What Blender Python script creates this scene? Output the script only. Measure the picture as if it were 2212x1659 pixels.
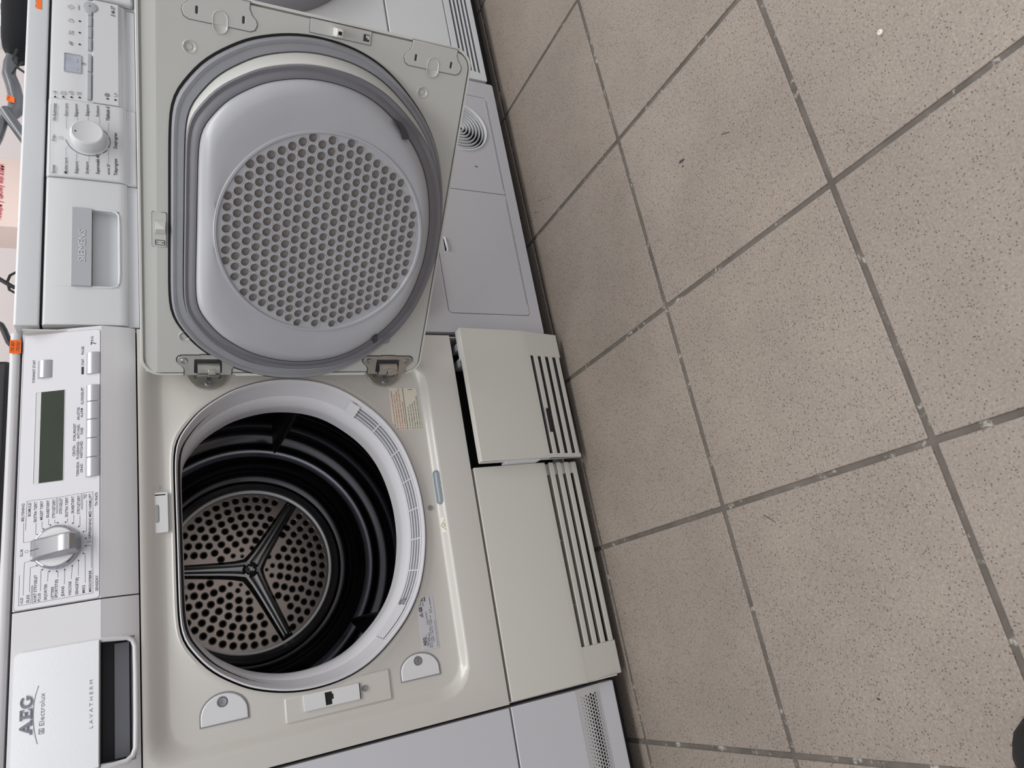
import bpy, bmesh, math, random
import numpy as np
from math import sin, cos, pi, radians, hypot, atan2
from mathutils import Matrix, Vector
from mathutils.geometry import delaunay_2d_cdt

for _o in list(bpy.data.objects):
    bpy.data.objects.remove(_o)
random.seed(4)
SC = bpy.context.scene
COL = SC.collection

# ------------------------------------------------------------------ camera
# The photograph was taken with the phone held upright but is stored lying on
# its side, so the camera is rolled: world "up" points to the picture's left.
F_PX = 1500.0
CAM = Vector((0.1315, -1.0141, 0.6997))
XU = Vector((0.93589517, -0.35197945, -0.01451541))   # upright right
YU = Vector((0.17773138, 0.43620036, 0.8821229))      # upright up
ZU = Vector((-0.30415751, -0.8281544, 0.4707956))     # backwards
cd = bpy.data.cameras.new('camera')
cam = bpy.data.objects.new('camera', cd)
COL.objects.link(cam)
R3 = Matrix((-YU, XU, ZU)).transposed()
cam.matrix_world = Matrix.Translation(CAM) @ R3.to_4x4()
cd.sensor_fit = 'HORIZONTAL'
cd.sensor_width = 36.0
cd.lens = 36.0 * F_PX / 2212.0
cd.clip_start = 0.02
SC.camera = cam

# ------------------------------------------------------------------ light
w = bpy.data.worlds.new('room_light')
SC.world = w
w.use_nodes = True
bg = w.node_tree.nodes['Background']
bg.inputs[0].default_value = (0.93, 0.95, 1.0, 1)
bg.inputs[1].default_value = 0.54


def area(name, loc, target, sx, sy, power, col):
    l = bpy.data.lights.new(name, 'AREA')
    l.shape = 'RECTANGLE'
    l.size, l.size_y, l.energy, l.color = sx, sy, power, col
    o = bpy.data.objects.new(name, l)
    COL.objects.link(o)
    o.location = loc
    d = Vector(target) - Vector(loc)
    o.rotation_euler = d.to_track_quat('-Z', 'Y').to_euler()
    return o


area('overhead_light', (-0.2, -1.25, 2.75), (-0.2, -1.24, 0), 2.2, 0.6, 26, (1.0, 0.98, 0.95))
area('overhead_light', (1.8, -0.95, 2.75), (1.8, -0.94, 0), 2.2, 0.6, 36, (1.0, 0.98, 0.95))
area('overhead_light', (0.8, 0.75, 2.75), (0.8, 0.76, 0), 2.6, 0.3, 14, (1.0, 0.98, 0.95))  # added to brighten the back wall; no fixture known there
area('shop_window_light', (-0.8, -3.6, 1.7), (0.3, 0, 0.6), 2.6, 1.6, 4, (0.95, 0.97, 1.0))

SC.view_settings.view_transform = 'Standard'
SC.view_settings.look = 'None'
SC.view_settings.gamma = 1.0
SC.view_settings.use_curve_mapping = False
SC.view_settings.exposure = 0.0


# ------------------------------------------------------------------ materials
def srgb(r, g, b):
    return tuple(((c / 255 / 12.92) if c / 255 <= 0.04045 else ((c / 255 + 0.055) / 1.055) ** 2.4) for c in (r, g, b))


def mat(name, rgb, rough=0.4, metal=0.0, var=0.0, vscale=6.0, bump=0.0, bscale=300.0, coat=0.0, spec=0.5, dirt=None):
    m = bpy.data.materials.new(name)
    m.use_nodes = True
    nt = m.node_tree
    b = nt.nodes['Principled BSDF']
    c = srgb(*rgb)
    b.inputs['Base Color'].default_value = (*c, 1)
    b.inputs['Roughness'].default_value = rough
    b.inputs['Metallic'].default_value = metal
    b.inputs['Specular IOR Level'].default_value = spec
    b.inputs['Coat Weight'].default_value = coat
    b.inputs['Coat Roughness'].default_value = 0.08
    if var or dirt:
        g = nt.nodes.new('ShaderNodeNewGeometry')
        n = nt.nodes.new('ShaderNodeTexNoise')
        n.inputs['Scale'].default_value = vscale
        n.inputs['Detail'].default_value = 5
        nt.links.new(g.outputs['Position'], n.inputs['Vector'])
        r = nt.nodes.new('ShaderNodeValToRGB')
        r.color_ramp.elements[0].position = 0.3
        r.color_ramp.elements[1].position = 0.7
        r.color_ramp.elements[0].color = (*[x * (1 - var) for x in c], 1)
        r.color_ramp.elements[1].color = (*[min(1, x * (1 + var * 0.6)) for x in c], 1)
        nt.links.new(n.outputs['Fac'], r.inputs['Fac'])
        out = r.outputs['Color']
        if dirt:
            n2 = nt.nodes.new('ShaderNodeTexNoise')
            n2.inputs['Scale'].default_value = dirt[1]
            n2.inputs['Detail'].default_value = 8
            n2.inputs['Roughness'].default_value = 0.7
            nt.links.new(g.outputs['Position'], n2.inputs['Vector'])
            r2 = nt.nodes.new('ShaderNodeValToRGB')
            r2.color_ramp.elements[0].position = dirt[2]
            r2.color_ramp.elements[1].position = min(1.0, dirt[2] + 0.06)
            r2.color_ramp.elements[0].color = (0, 0, 0, 1)
            r2.color_ramp.elements[1].color = (1, 1, 1, 1)
            nt.links.new(n2.outputs['Fac'], r2.inputs['Fac'])
            mx = nt.nodes.new('ShaderNodeMixRGB')
            mx.inputs['Color2'].default_value = (*srgb(*dirt[0]), 1)
            nt.links.new(r2.outputs['Color'], mx.inputs['Fac'])
            nt.links.new(out, mx.inputs['Color1'])
            out = mx.outputs['Color']
        nt.links.new(out, b.inputs['Base Color'])
    if bump:
        g2 = nt.nodes.new('ShaderNodeNewGeometry')
        n3 = nt.nodes.new('ShaderNodeTexNoise')
        n3.inputs['Scale'].default_value = bscale
        nt.links.new(g2.outputs['Position'], n3.inputs['Vector'])
        bp = nt.nodes.new('ShaderNodeBump')
        bp.inputs['Strength'].default_value = bump
        bp.inputs['Distance'].default_value = 0.001
        nt.links.new(n3.outputs['Fac'], bp.inputs['Height'])
        nt.links.new(bp.outputs['Normal'], b.inputs['Normal'])
    return m


def tile_material():
    m = bpy.data.materials.new('speckled_beige_tile')
    m.use_nodes = True
    nt = m.node_tree
    L = nt.links.new
    b = nt.nodes['Principled BSDF']
    b.inputs['Roughness'].default_value = 0.42
    b.inputs['Specular IOR Level'].default_value = 0.5
    g = nt.nodes.new('ShaderNodeNewGeometry')
    oi = nt.nodes.new('ShaderNodeObjectInfo')

    def noise(scale, detail=2, rough=0.5):
        n = nt.nodes.new('ShaderNodeTexNoise')
        n.inputs['Scale'].default_value = scale
        n.inputs['Detail'].default_value = detail
        n.inputs['Roughness'].default_value = rough
        L(g.outputs['Position'], n.inputs['Vector'])
        return n

    def ramp(src, p0, c0, p1, c1):
        r = nt.nodes.new('ShaderNodeValToRGB')
        r.color_ramp.elements[0].position, r.color_ramp.elements[1].position = p0, p1
        r.color_ramp.elements[0].color, r.color_ramp.elements[1].color = (*c0, 1), (*c1, 1)
        L(src, r.inputs['Fac'])
        return r

    def mix(mode, f, a, c):
        x = nt.nodes.new('ShaderNodeMixRGB')
        x.blend_type = mode
        x.inputs['Fac'].default_value = f
        L(a, x.inputs['Color1'])
        L(c, x.inputs['Color2'])
        return x

    big = ramp(noise(7, 8, 0.7).outputs['Fac'], 0.35, srgb(148, 138, 129), 0.68, srgb(160, 149, 139))
    fine = ramp(noise(330, 4, 0.8).outputs['Fac'], 0.32, (0.66, 0.65, 0.64), 0.70, (1.18, 1.17, 1.16))
    c1 = mix('MULTIPLY', 1.0, big.outputs['Color'], fine.outputs['Color'])
    v = nt.nodes.new('ShaderNodeTexVoronoi')
    v.inputs['Scale'].default_value = 270
    L(g.outputs['Position'], v.inputs['Vector'])
    spk = ramp(v.outputs['Distance'], 0.16, (0.20, 0.18, 0.17), 0.30, (1, 1, 1))
    # only some of the cells hold a dark speck
    rnd = ramp(v.outputs['Color'], 0.38, (0, 0, 0), 0.42, (1, 1, 1))
    add = mix('ADD', 1.0, spk.outputs['Color'], rnd.outputs['Color'])
    clampn = nt.nodes.new('ShaderNodeMixRGB')
    clampn.blend_type = 'DARKEN'
    clampn.inputs['Fac'].default_value = 1
    clampn.inputs['Color2'].default_value = (1, 1, 1, 1)
    inv = nt.nodes.new('ShaderNodeInvert')
    L(rnd.outputs['Color'], inv.inputs['Color'])
    add2 = mix('ADD', 1.0, spk.outputs['Color'], inv.outputs['Color'])
    L(add2.outputs['Color'], clampn.inputs['Color1'])
    c2 = mix('MULTIPLY', 0.8, c1.outputs['Color'], clampn.outputs['Color'])
    hs = nt.nodes.new('ShaderNodeHueSaturation')
    mr = nt.nodes.new('ShaderNodeMapRange')
    mr.inputs['To Min'].default_value, mr.inputs['To Max'].default_value = 0.96, 1.04
    L(oi.outputs['Random'], mr.inputs['Value'])
    L(mr.outputs['Result'], hs.inputs['Value'])
    L(c2.outputs['Color'], hs.inputs['Color'])
    L(hs.outputs['Color'], b.inputs['Base Color'])
    bp = nt.nodes.new('ShaderNodeBump')
    bp.inputs['Strength'].default_value = 0.25
    bp.inputs['Distance'].default_value = 0.001
    L(noise(420, 2).outputs['Fac'], bp.inputs['Height'])
    L(bp.outputs['Normal'], b.inputs['Normal'])
    return m


M = {}
M['tile'] = tile_material()
M['grout'] = mat('dark_grout', (104, 97, 91), 0.9, var=0.25, vscale=30, dirt=((172, 168, 160), 34, 0.575), bump=0.6, bscale=250)
M['cream'] = mat('cream_enamel', (206, 202, 196), 0.28, var=0.02, vscale=3, coat=0.3)
M['cream_plastic'] = mat('cream_plastic', (216, 213, 206), 0.42, var=0.02, vscale=4)
M['fascia'] = mat('pale_grey_plastic', (212, 211, 213), 0.4, var=0.012, vscale=5)
M['fascia_plate'] = mat('pale_lilac_plate', (222, 221, 226), 0.34, var=0.01, vscale=5)
M['silver_plate'] = mat('silver_lacquer', (222, 223, 227), 0.36, 0.3, var=0.03, vscale=4, bump=0.08, bscale=900)
M['silver_btn'] = mat('silver_button', (190, 190, 194), 0.3, 0.6)
M['chrome'] = mat('chrome', (178, 178, 184), 0.06, 1.0)
M['satin'] = mat('satin_metal', (168, 168, 171), 0.32, 0.85)
M['white_pl'] = mat('white_plastic', (222, 222, 224), 0.35, var=0.01, vscale=5)
M['ring_pl'] = mat('ring_plastic', (216, 215, 219), 0.36)
M['door_enamel'] = mat('door_enamel', (200, 200, 195), 0.32, var=0.015, vscale=4, coat=0.2)
M['door_white'] = mat('door_white', (218, 218, 213), 0.3)
M['bowl'] = mat('bowl_plastic', (178, 179, 184), 0.3, var=0.06, vscale=9)
M['rubber'] = mat('grey_rubber', (150, 151, 157), 0.55, var=0.05, vscale=30)
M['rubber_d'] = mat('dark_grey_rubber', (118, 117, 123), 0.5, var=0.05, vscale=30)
M['black'] = mat('black_void', (14, 13, 13), 0.7)  # stands in for shade in gaps and behind openings
M['blackp'] = mat('black_plastic', (26, 26, 29), 0.45)
M['dgrey'] = mat('dark_grey_plastic', (58, 58, 62), 0.5)
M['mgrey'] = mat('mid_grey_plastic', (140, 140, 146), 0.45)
M['zinc'] = mat('zinc_steel', (188, 186, 178), 0.3, 0.85, var=0.12, vscale=70)
M['zinc_d'] = mat('zinc_steel_shade', (150, 152, 155), 0.3, 0.85, var=0.12, vscale=60)
M['screw'] = mat('screw_steel', (180, 180, 184), 0.25, 0.95)
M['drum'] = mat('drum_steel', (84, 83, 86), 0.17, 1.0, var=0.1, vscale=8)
M['drum_b'] = mat('drum_steel_reflection', (205, 208, 218), 0.3, 1.0)  # the ring's bluish reflection put into a paler steel colour
M['drum_s'] = mat('drum_steel_star', (158, 156, 156), 0.24, 1.0)
M['drum_rear'] = mat('perforated_steel', (186, 172, 162), 0.32, 1.0, var=0.12, vscale=12)
M['lcd'] = mat('lcd_olive', (58, 66, 54), 0.12, var=0.08, vscale=20)
M['print'] = mat('dark_print', (36, 36, 42), 0.6)
M['print_lt'] = mat('grey_print', (140, 141, 146), 0.5)
M['line'] = mat('thin_print', (84, 84, 90), 0.6)
M['screen_mesh'] = mat('lint_mesh', (150, 143, 136), 0.75, var=0.08, vscale=40, bump=0.5, bscale=2500)
M['slotmesh'] = mat('filter_mesh', (132, 133, 138), 0.6, bump=0.4, bscale=2500)
M['oval'] = mat('blue_grey_lens', (140, 150, 158), 0.25)
M['label'] = mat('label_paper', (226, 220, 205), 0.45)
M['label_g'] = mat('label_grey', (198, 197, 203), 0.4)
M['red_ink'] = mat('red_ink', (176, 84, 62), 0.6)
M['green_ink'] = mat('green_ink', (92, 110, 96), 0.6)
M['gold'] = mat('brown_ink', (110, 95, 70), 0.6)
M['orange'] = mat('orange_paper', (250, 112, 30), 0.7, var=0.05, vscale=80)
M['pen'] = mat('pen_ink', (110, 50, 30), 0.6)
M['sie'] = mat('cool_white_enamel', (217, 219, 222), 0.3, var=0.012, vscale=4, coat=0.2)
M['sie_f'] = mat('cool_grey_plastic', (212, 213, 215), 0.24, var=0.01, vscale=5, coat=0.4)
M['sie_btn'] = mat('cool_grey_button', (176, 178, 183), 0.35)
M['sie_l'] = mat('lilac_white_enamel', (194, 193, 198), 0.34, var=0.012, vscale=4)
M['left_w'] = mat('pale_lilac_enamel', (204, 204, 209), 0.34, var=0.012, vscale=4)
M['lcd_s'] = mat('display_reflection', (200, 203, 214), 0.08, 0.5, var=0.15, vscale=45)  # white reflection on the display put into its pale colour
M['wall'] = mat('wall_paint', (236, 226, 224), 0.8, var=0.015, vscale=3)
M['carton'] = mat('pinkish_carton', (236, 214, 205), 0.7, var=0.02, vscale=8)
M['red_print'] = mat('red_print', (196, 48, 72), 0.6)
M['tube'] = mat('grey_tube_paint', (112, 114, 118), 0.35, 0.5)
M['fleece'] = mat('black_fleece', (16, 17, 20), 0.95, bump=1.0, bscale=400)
M['shoe'] = mat('black_shoe_leather', (24, 24, 26), 0.55, var=0.1, vscale=60, bump=0.4, bscale=500)


# ------------------------------------------------------------------ mesh helpers
class MB:
    def __init__(self):
        self.v, self.f = [], []

    def add(self, verts, faces):
        o = len(self.v)
        self.v += [tuple(p) for p in verts]
        self.f += [tuple(i + o for i in fc) for fc in faces]
        return self

    def box(self, x0, x1, y0, y1, z0, z1, fn=None):
        P = [(x, y, z) for x in (x0, x1) for y in (y0, y1) for z in (z0, z1)]
        if fn:
            P = [fn(*p) for p in P]
        return self.add(P, [(0, 1, 3, 2), (4, 6, 7, 5), (0, 4, 5, 1), (2, 3, 7, 6), (0, 2, 6, 4), (1, 5, 7, 3)])

    def rings(self, loops, closed=True, cap0=False, cap1=False):
        n = len(loops[0])
        o = len(self.v)
        for lp in loops:
            self.v += [tuple(p) for p in lp]
        for k in range(len(loops) - 1):
            for i in range(n if closed else n - 1):
                j = (i + 1) % n
                self.f.append((o + k * n + i, o + k * n + j, o + (k + 1) * n + j, o + (k + 1) * n + i))
        if cap0:
            self.f.append(tuple(o + i for i in range(n))[::-1])
        if cap1:
            self.f.append(tuple(o + (len(loops) - 1) * n + i for i in range(n)))
        return self

    def tube(self, pts, r, n=10, caps=True):
        pts = [Vector(p) for p in pts]
        rs = r if isinstance(r, (list, tuple)) else [r] * len(pts)
        loops = []
        up = None
        for i, p in enumerate(pts):
            t = (pts[min(i + 1, len(pts) - 1)] - pts[max(i - 1, 0)]).normalized()
            if up is None:
                a = Vector((0, 0, 1)) if abs(t.z) < 0.9 else Vector((1, 0, 0))
                up = t.cross(a).normalized()
            up = (up - t * up.dot(t)).normalized()
            b = t.cross(up)
            loops.append([p + (up * cos(2 * pi * k / n) + b * sin(2 * pi * k / n)) * rs[i] for k in range(n)])
        return self.rings(loops, True, caps, caps)

    def lathe(self, c, ax, prof, n=32, cap0=False, cap1=False):
        """prof: (radius, distance along ax)"""
        ax = Vector(ax).normalized()
        a = Vector((0, 0, 1)) if abs(ax.z) < 0.9 else Vector((1, 0, 0))
        u = ax.cross(a).normalized()
        v = ax.cross(u)
        c = Vector(c)
        loops = [[c + ax * h + (u * cos(2 * pi * k / n) + v * sin(2 * pi * k / n)) * r for k in range(n)] for r, h in prof]
        return self.rings(loops, True, cap0, cap1)

    def plate(self, outline, holes, w0, w1, fn):
        """polygon with holes extruded from w0 to w1; fn(u, v, w) -> point"""
        loops = [outline] + list(holes)
        pts, edges, idx = [], [], []
        for lp in loops:
            b = len(pts)
            pts += [Vector((p[0], p[1])) for p in lp]
            edges += [(b + i, b + (i + 1) % len(lp)) for i in range(len(lp))]
            idx.append((b, len(lp)))
        vo, eo, fo, ov, oe, of = delaunay_2d_cdt(pts, edges, [], 0, 1e-7)
        V = np.array([(p.x, p.y) for p in vo])
        T = np.array([f for f in fo if len(f) == 3])
        Cn = V[T].mean(axis=1)

        def inside(poly):
            poly = np.array(poly)
            x, y = Cn[:, 0], Cn[:, 1]
            r = np.zeros(len(Cn), bool)
            bb = (x >= poly[:, 0].min()) & (x <= poly[:, 0].max()) & (y >= poly[:, 1].min()) & (y <= poly[:, 1].max())
            ids = np.nonzero(bb)[0]
            if not len(ids):
                return r
            xx, yy = x[ids], y[ids]
            q = np.zeros(len(ids), bool)
            for i in range(len(poly)):
                x1, y1 = poly[i]
                x2, y2 = poly[(i + 1) % len(poly)]
                if y1 != y2:
                    q ^= ((y1 > yy) != (y2 > yy)) & (xx < (x2 - x1) * (yy - y1) / (y2 - y1) + x1)
            r[ids] = q
            return r
        keep = inside(outline)
        for h in holes:
            keep &= ~inside(h)
        T = T[keep]
        n = len(vo)
        P = [fn(p.x, p.y, w0) for p in vo] + [fn(p.x, p.y, w1) for p in vo]
        fs = [tuple(int(i) for i in t) for t in T] + [tuple(int(i) + n for i in t[::-1]) for t in T]
        back = {}
        for new, olds in enumerate(ov):
            for q in olds:
                back[q] = new
        for b, ln in idx:
            for i in range(ln):
                p, q = back.get(b + i), back.get(b + (i + 1) % ln)
                if p is None or q is None or p == q:
                    continue
                fs.append((p, q, q + n, p + n))
        return self.add(P, fs)


def mesh_of(name, mb, m, smooth=35, recalc=True):
    me = bpy.data.meshes.new(name)
    me.from_pydata(mb.v, [], mb.f)
    if recalc:
        bm = bmesh.new()
        bm.from_mesh(me)
        bmesh.ops.remove_doubles(bm, verts=bm.verts, dist=1e-6)
        bmesh.ops.recalc_face_normals(bm, faces=bm.faces)
        bm.to_mesh(me)
        bm.free()
    if smooth:
        me.polygons.foreach_set('use_smooth', [True] * len(me.polygons))
        me.set_sharp_from_angle(angle=radians(smooth))
    me.materials.append(M[m] if isinstance(m, str) else m)
    return me


def obj(name, mb, m, parent=None, smooth=35, bevel=0.0, seg=2, label=None):
    me = mb if isinstance(mb, bpy.types.Mesh) else mesh_of(name, mb, m, smooth)
    o = bpy.data.objects.new(name, me)
    COL.objects.link(o)
    if parent is not None:
        attach(o, parent)
    if bevel:
        b = o.modifiers.new('bevel', 'BEVEL')
        b.width, b.segments, b.limit_method, b.angle_limit = bevel, seg, 'ANGLE', radians(40)
        b.harden_normals = False
    if label:
        o['label'] = label
    return o


BASE = {}


def attach(o, parent):
    o.parent = parent
    top = parent
    while top.parent is not None:
        top = top.parent
    o.matrix_parent_inverse = Matrix.Translation(-top.location) if parent is top else Matrix.Identity(4)
    if parent is not top:
        o.matrix_parent_inverse = Matrix.Identity(4)


def thing(name, loc, label, cat, group=None):
    o = bpy.data.objects.new(name, None)
    o.empty_display_size = 0.1
    COL.objects.link(o)
    o.location = loc
    tag(o, label, cat, group)
    return o


def tag(o, label, cat, group=None):
    o['label'], o['category'] = label, cat
    if group:
        o['group'] = group
    return o


def text_mesh(s, x0, x1, cap, fn, mb, tall=None, shear=0.0, bold=0.0, align_w=True):
    """flat lettering: runs from x0 to x1, capital height cap; fn(u, v) -> point"""
    cu = bpy.data.curves.new('t', 'FONT')
    cu.body = s
    cu.resolution_u = 2
    cu.shear = shear
    cu.offset = bold
    ob = bpy.data.objects.new('t', cu)
    COL.objects.link(ob)
    bpy.context.view_layer.update()
    me = bpy.data.meshes.new_from_object(ob.evaluated_get(bpy.context.evaluated_depsgraph_get()))
    bpy.data.objects.remove(ob)
    bpy.data.curves.remove(cu)
    if not len(me.vertices):
        return
    P = np.array([v.co[:] for v in me.vertices])
    capu = 0.69
    lo, hi = P[:, 0].min(), P[:, 0].max()
    sx = (x1 - x0) / (hi - lo)
    sz = cap / capu
    mb.add([fn(x0 + (p[0] - lo) * sx, p[1] * sz) for p in P], [tuple(pl.vertices) for pl in me.polygons])
    bpy.data.meshes.remove(me)


def strip(mb, pts, wd, fn):
    """flat printed line through 2-D points"""
    for (a, b) in zip(pts, pts[1:]):
        d = Vector((b[0] - a[0], b[1] - a[1]))
        if d.length < 1e-7:
            continue
        d.normalize()
        n = Vector((-d.y, d.x)) * wd / 2
        e = d * wd / 2
        q = [(a[0] - e.x + n.x, a[1] - e.y + n.y), (a[0] - e.x - n.x, a[1] - e.y - n.y), (b[0] + e.x - n.x, b[1] + e.y - n.y), (b[0] + e.x + n.x, b[1] + e.y + n.y)]
        mb.add([fn(*p) for p in q], [(0, 1, 2, 3)])


def disc2(mb, c, r, fn, n=12, r0=0.0):
    o = [fn(c[0] + r * cos(2 * pi * k / n), c[1] + r * sin(2 * pi * k / n)) for k in range(n)]
    if r0:
        i = [fn(c[0] + r0 * cos(2 * pi * k / n), c[1] + r0 * sin(2 * pi * k / n)) for k in range(n)]
        mb.rings([o, i])
    else:
        mb.add(o, [tuple(range(n))])


def rrect(x0, x1, z0, z1, r, n=6):
    """rounded rectangle; r one radius or (bl, br, tr, tl)"""
    rr = r if isinstance(r, (tuple, list)) else (r,) * 4
    P = []
    for (cx, cz, a0), q in zip(((x0, z0, 180), (x1, z0, 270), (x1, z1, 0), (x0, z1, 90)), rr):
        ccx = cx + q if cx == x0 else cx - q
        ccz = cz + q if cz == z0 else cz - q
        if q <= 0:
            P.append((cx, cz))
            continue
        for k in range(n + 1):
            a = radians(a0 + 90 * k / n)
            P.append((ccx + q * cos(a), ccz + q * sin(a)))
    return P


def circ(c, r, n=16, a0=0.0):
    return [(c[0] + r * cos(a0 + 2 * pi * k / n), c[1] + r * sin(a0 + 2 * pi * k / n)) for k in range(n)]


def stadium(c, L, r, horiz=True, n=8):
    P = []
    h = L / 2 - r
    for k in range(n + 1):
        a = -pi / 2 + pi * k / n
        P.append((c[0] + h + r * cos(a), c[1] + r * sin(a)))
    for k in range(n + 1):
        a = pi / 2 + pi * k / n
        P.append((c[0] - h + r * cos(a), c[1] + r * sin(a)))
    if not horiz:
        P = [(c[0] - (p[1] - c[1]), c[1] + (p[0] - c[0])) for p in P]
    return P


def XZ(y, sgn=1):                                # plate lying in a plane y = const; w grows away from the viewer
    return lambda u, v, w: (u, y + w * sgn, v)


def screw(parent, c, ax, r=0.0045, h=0.002, name='screw'):
    mb = MB()
    a = Vector(ax).normalized()
    mb.lathe(c, a, [(r, -0.001), (r, h * 0.5), (r * 0.8, h), (r * 0.5, h * 0.95), (r * 0.42, h * 0.3), (0.0003, h * 0.25)], 14)
    return obj(name, mb, 'screw', parent, smooth=40)


# ---------------------------------------------------------------- D-shaped outline of the loading opening
HALF = [(0, .661), (.05, .6612), (.10, .661), (.121, .659), (.135, .6545), (.147, .6475), (.1665, .633), (.180, .6185), (.1915, .602), (.2035, .582), (.213, .555), (.2185, .530), (.2204, .505),
        (.2185, .475), (.213, .450), (.204, .427), (.191, .406), (.175, .386), (.157, .367), (.135, .350), (.110, .3365), (.083, .327), (.055, .3205), (.028, .3165), (0, .3155)]
NA = 144


def _dtable():
    P = [(x, z) for x, z in HALF] + [(-x, z) for x, z in HALF[-2:0:-1]]
    P = np.array(P)
    for _ in range(3):                            # corner cutting keeps the outline smooth
        Q = np.roll(P, -1, 0)
        P = np.stack([.75 * P + .25 * Q, .25 * P + .75 * Q], 1).reshape(-1, 2)
    Q = np.roll(P, -1, 0)
    P = np.concatenate([P * (1 - f) + Q * f for f in (0, .25, .5, .75)])
    a = np.arctan2(P[:, 1] - .50, P[:, 0])
    r = np.hypot(P[:, 0], P[:, 1] - .50)
    o = np.argsort(a)
    a, r = a[o], r[o]
    a = np.concatenate([a - 2 * pi, a, a + 2 * pi])
    r = np.tile(r, 3)
    th = np.arange(NA) * 2 * pi / NA
    rr = np.interp((th + pi) % (2 * pi) - pi, a, r)
    return np.stack([rr * np.cos(th), .50 + rr * np.sin(th)], 1)


DT = _dtable()


def dshape(cx, dx, zb, zt):
    """D outline scaled to half-width dx and from zb to zt, NA points"""
    return [(cx + p[0] * dx / .2204, zb + (p[1] - .3155) * (zt - zb) / (.661 - .3155)) for p in DT]


def ray_loop(poly, c, n=NA):
    """points of a star-shaped polygon at n even angles about c"""
    poly = np.array(poly)
    out = []
    for k in range(n):
        a = 2 * pi * k / n
        d = (cos(a), sin(a))
        best = None
        for i in range(len(poly)):
            p, q = poly[i] - c, poly[(i + 1) % len(poly)] - c
            e = q - p
            den = d[0] * e[1] - d[1] * e[0]
            if abs(den) < 1e-12:
                continue
            t = (p[0] * e[1] - p[1] * e[0]) / den
            u = (p[0] * d[1] - p[1] * d[0]) / den
            if t > 0 and -1e-9 <= u <= 1 + 1e-9 and (best is None or t > best):
                best = t
        out.append((c[0] + d[0] * best, c[1] + d[1] * best))
    return out


# ================================================================== SETTING
# floor: recessed grout bed with separate square tiles
TP, TX, TY, TA = 0.308, 1.1286, 0.0304, radians(0.964)
fl = MB().box(-2.4, 3.2, -2.6, 1.6, -0.05, -0.0022)
floor = obj('floor', fl, 'grout', smooth=0)
floor['kind'] = 'structure'
tb = MB().box(-.1504, .1504, -.1504, .1504, -0.010, 0.0)
tile_me = mesh_of('floor_tile', tb, 'tile', 0)
for i in range(-6, 5):
    for j in range(-1, 5):
        a, b = (i - .5) * TP, -(j + .5) * TP
        o = bpy.data.objects.new('floor_tile', tile_me)
        COL.objects.link(o)
        o.location = (TX + cos(TA) * a - sin(TA) * b, TY + sin(TA) * a + cos(TA) * b, random.uniform(-.0003, .0003))
        o.rotation_euler = (random.uniform(-.0006, .0006), random.uniform(-.0006, .0006), TA + random.uniform(-.0015, .0015))
        o.parent = floor
        bv = o.modifiers.new('bevel', 'BEVEL')
        bv.width, bv.segments = 0.0012, 2
for P in ([(.6985, -.4035), (.7005, -.4030), (.7020, -.3960), (.7005, -.3915), (.6985, -.3940), (.6978, -.3990)],
          [(.6905, -.3990), (.6918, -.3985), (.6920, -.3955), (.6908, -.3950)],
          [(.8600, -.0710), (.8608, -.0700), (.8700, -.0480), (.8805, -.0245), (.8800, -.0240), (.8695, -.0490)],
          [(.8640, -.0100), (.8655, -.0095), (.8658, -.0050), (.8642, -.0045)],
          [(.6780, -.4900), (.6790, -.4895), (.6850, -.4770), (.6845, -.4765)],
          [(.1750, -.3760), (.1757, -.3755), (.1880, -.3600), (.1875, -.3595)],
          [(-.0310, -.4460), (-.0290, -.4455), (-.0285, -.4420), (-.0305, -.4425)]):
    obj('scuff_mark', MB().plate(P, [], .0006, .0, lambda u, v, w: (u, v, w)), 'dgrey', floor, smooth=0)
wb = MB().box(-2.4, 3.2, 1.05, 1.15, -0.05, 2.9)
wall = obj('wall_back', wb, 'wall', smooth=0)
wall['kind'] = 'structure'

# bright shop window at the far right of the back wall
wg = bpy.data.materials.new('daylight_pane')
wg.use_nodes = True
_b = wg.node_tree.nodes['Principled BSDF']
_b.inputs['Base Color'].default_value = (.9, .93, 1, 1)
_b.inputs['Emission Color'].default_value = (.95, .97, 1, 1)
_b.inputs['Emission Strength'].default_value = 1.1
win = obj('window_1', MB().box(2.06, 3.0, 1.043, 1.049, .95, 2.0), wg, smooth=0)
win['kind'] = 'structure'
for a, b, c, d in ((2.0, 2.06, .89, 2.06), (3.0, 3.06, .89, 2.06), (2.06, 3.0, .89, .95), (2.06, 3.0, 2.0, 2.06), (2.125, 2.150, .95, 2.0)):
    obj('window_frame', MB().box(a, b, 1.020, 1.0495, c, d), 'white_pl', win, smooth=0)

# ================================================================== THE OPEN DRYER IN THE MIDDLE
AEG = thing('tumble_dryer', (0.3, 0.3, 0), 'cream tumble dryer with its loading door wide open and dark drum showing', 'tumble dryer')

# casing: sides, back, bottom, top as one folded sheet
cs = MB()
cs.box(.0025, .0045, .004, .585, .03, .838)
cs.box(.5925, .5945, .004, .585, .03, .838)
cs.box(.0045, .5925, .583, .585, .03, .838)
cs.box(.0045, .5925, .03, .583, .03, .034)
obj('casing', cs, 'cream', AEG, smooth=0)
for fx in (.06, .54):
    for fy in (.08, .52):
        obj('foot', MB().lathe((fx, fy, 0), (0, 0, 1), [(.018, 0), (.018, .012), (.009, .014), (.009, .031)], 14, True, True), 'blackp', AEG)

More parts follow.
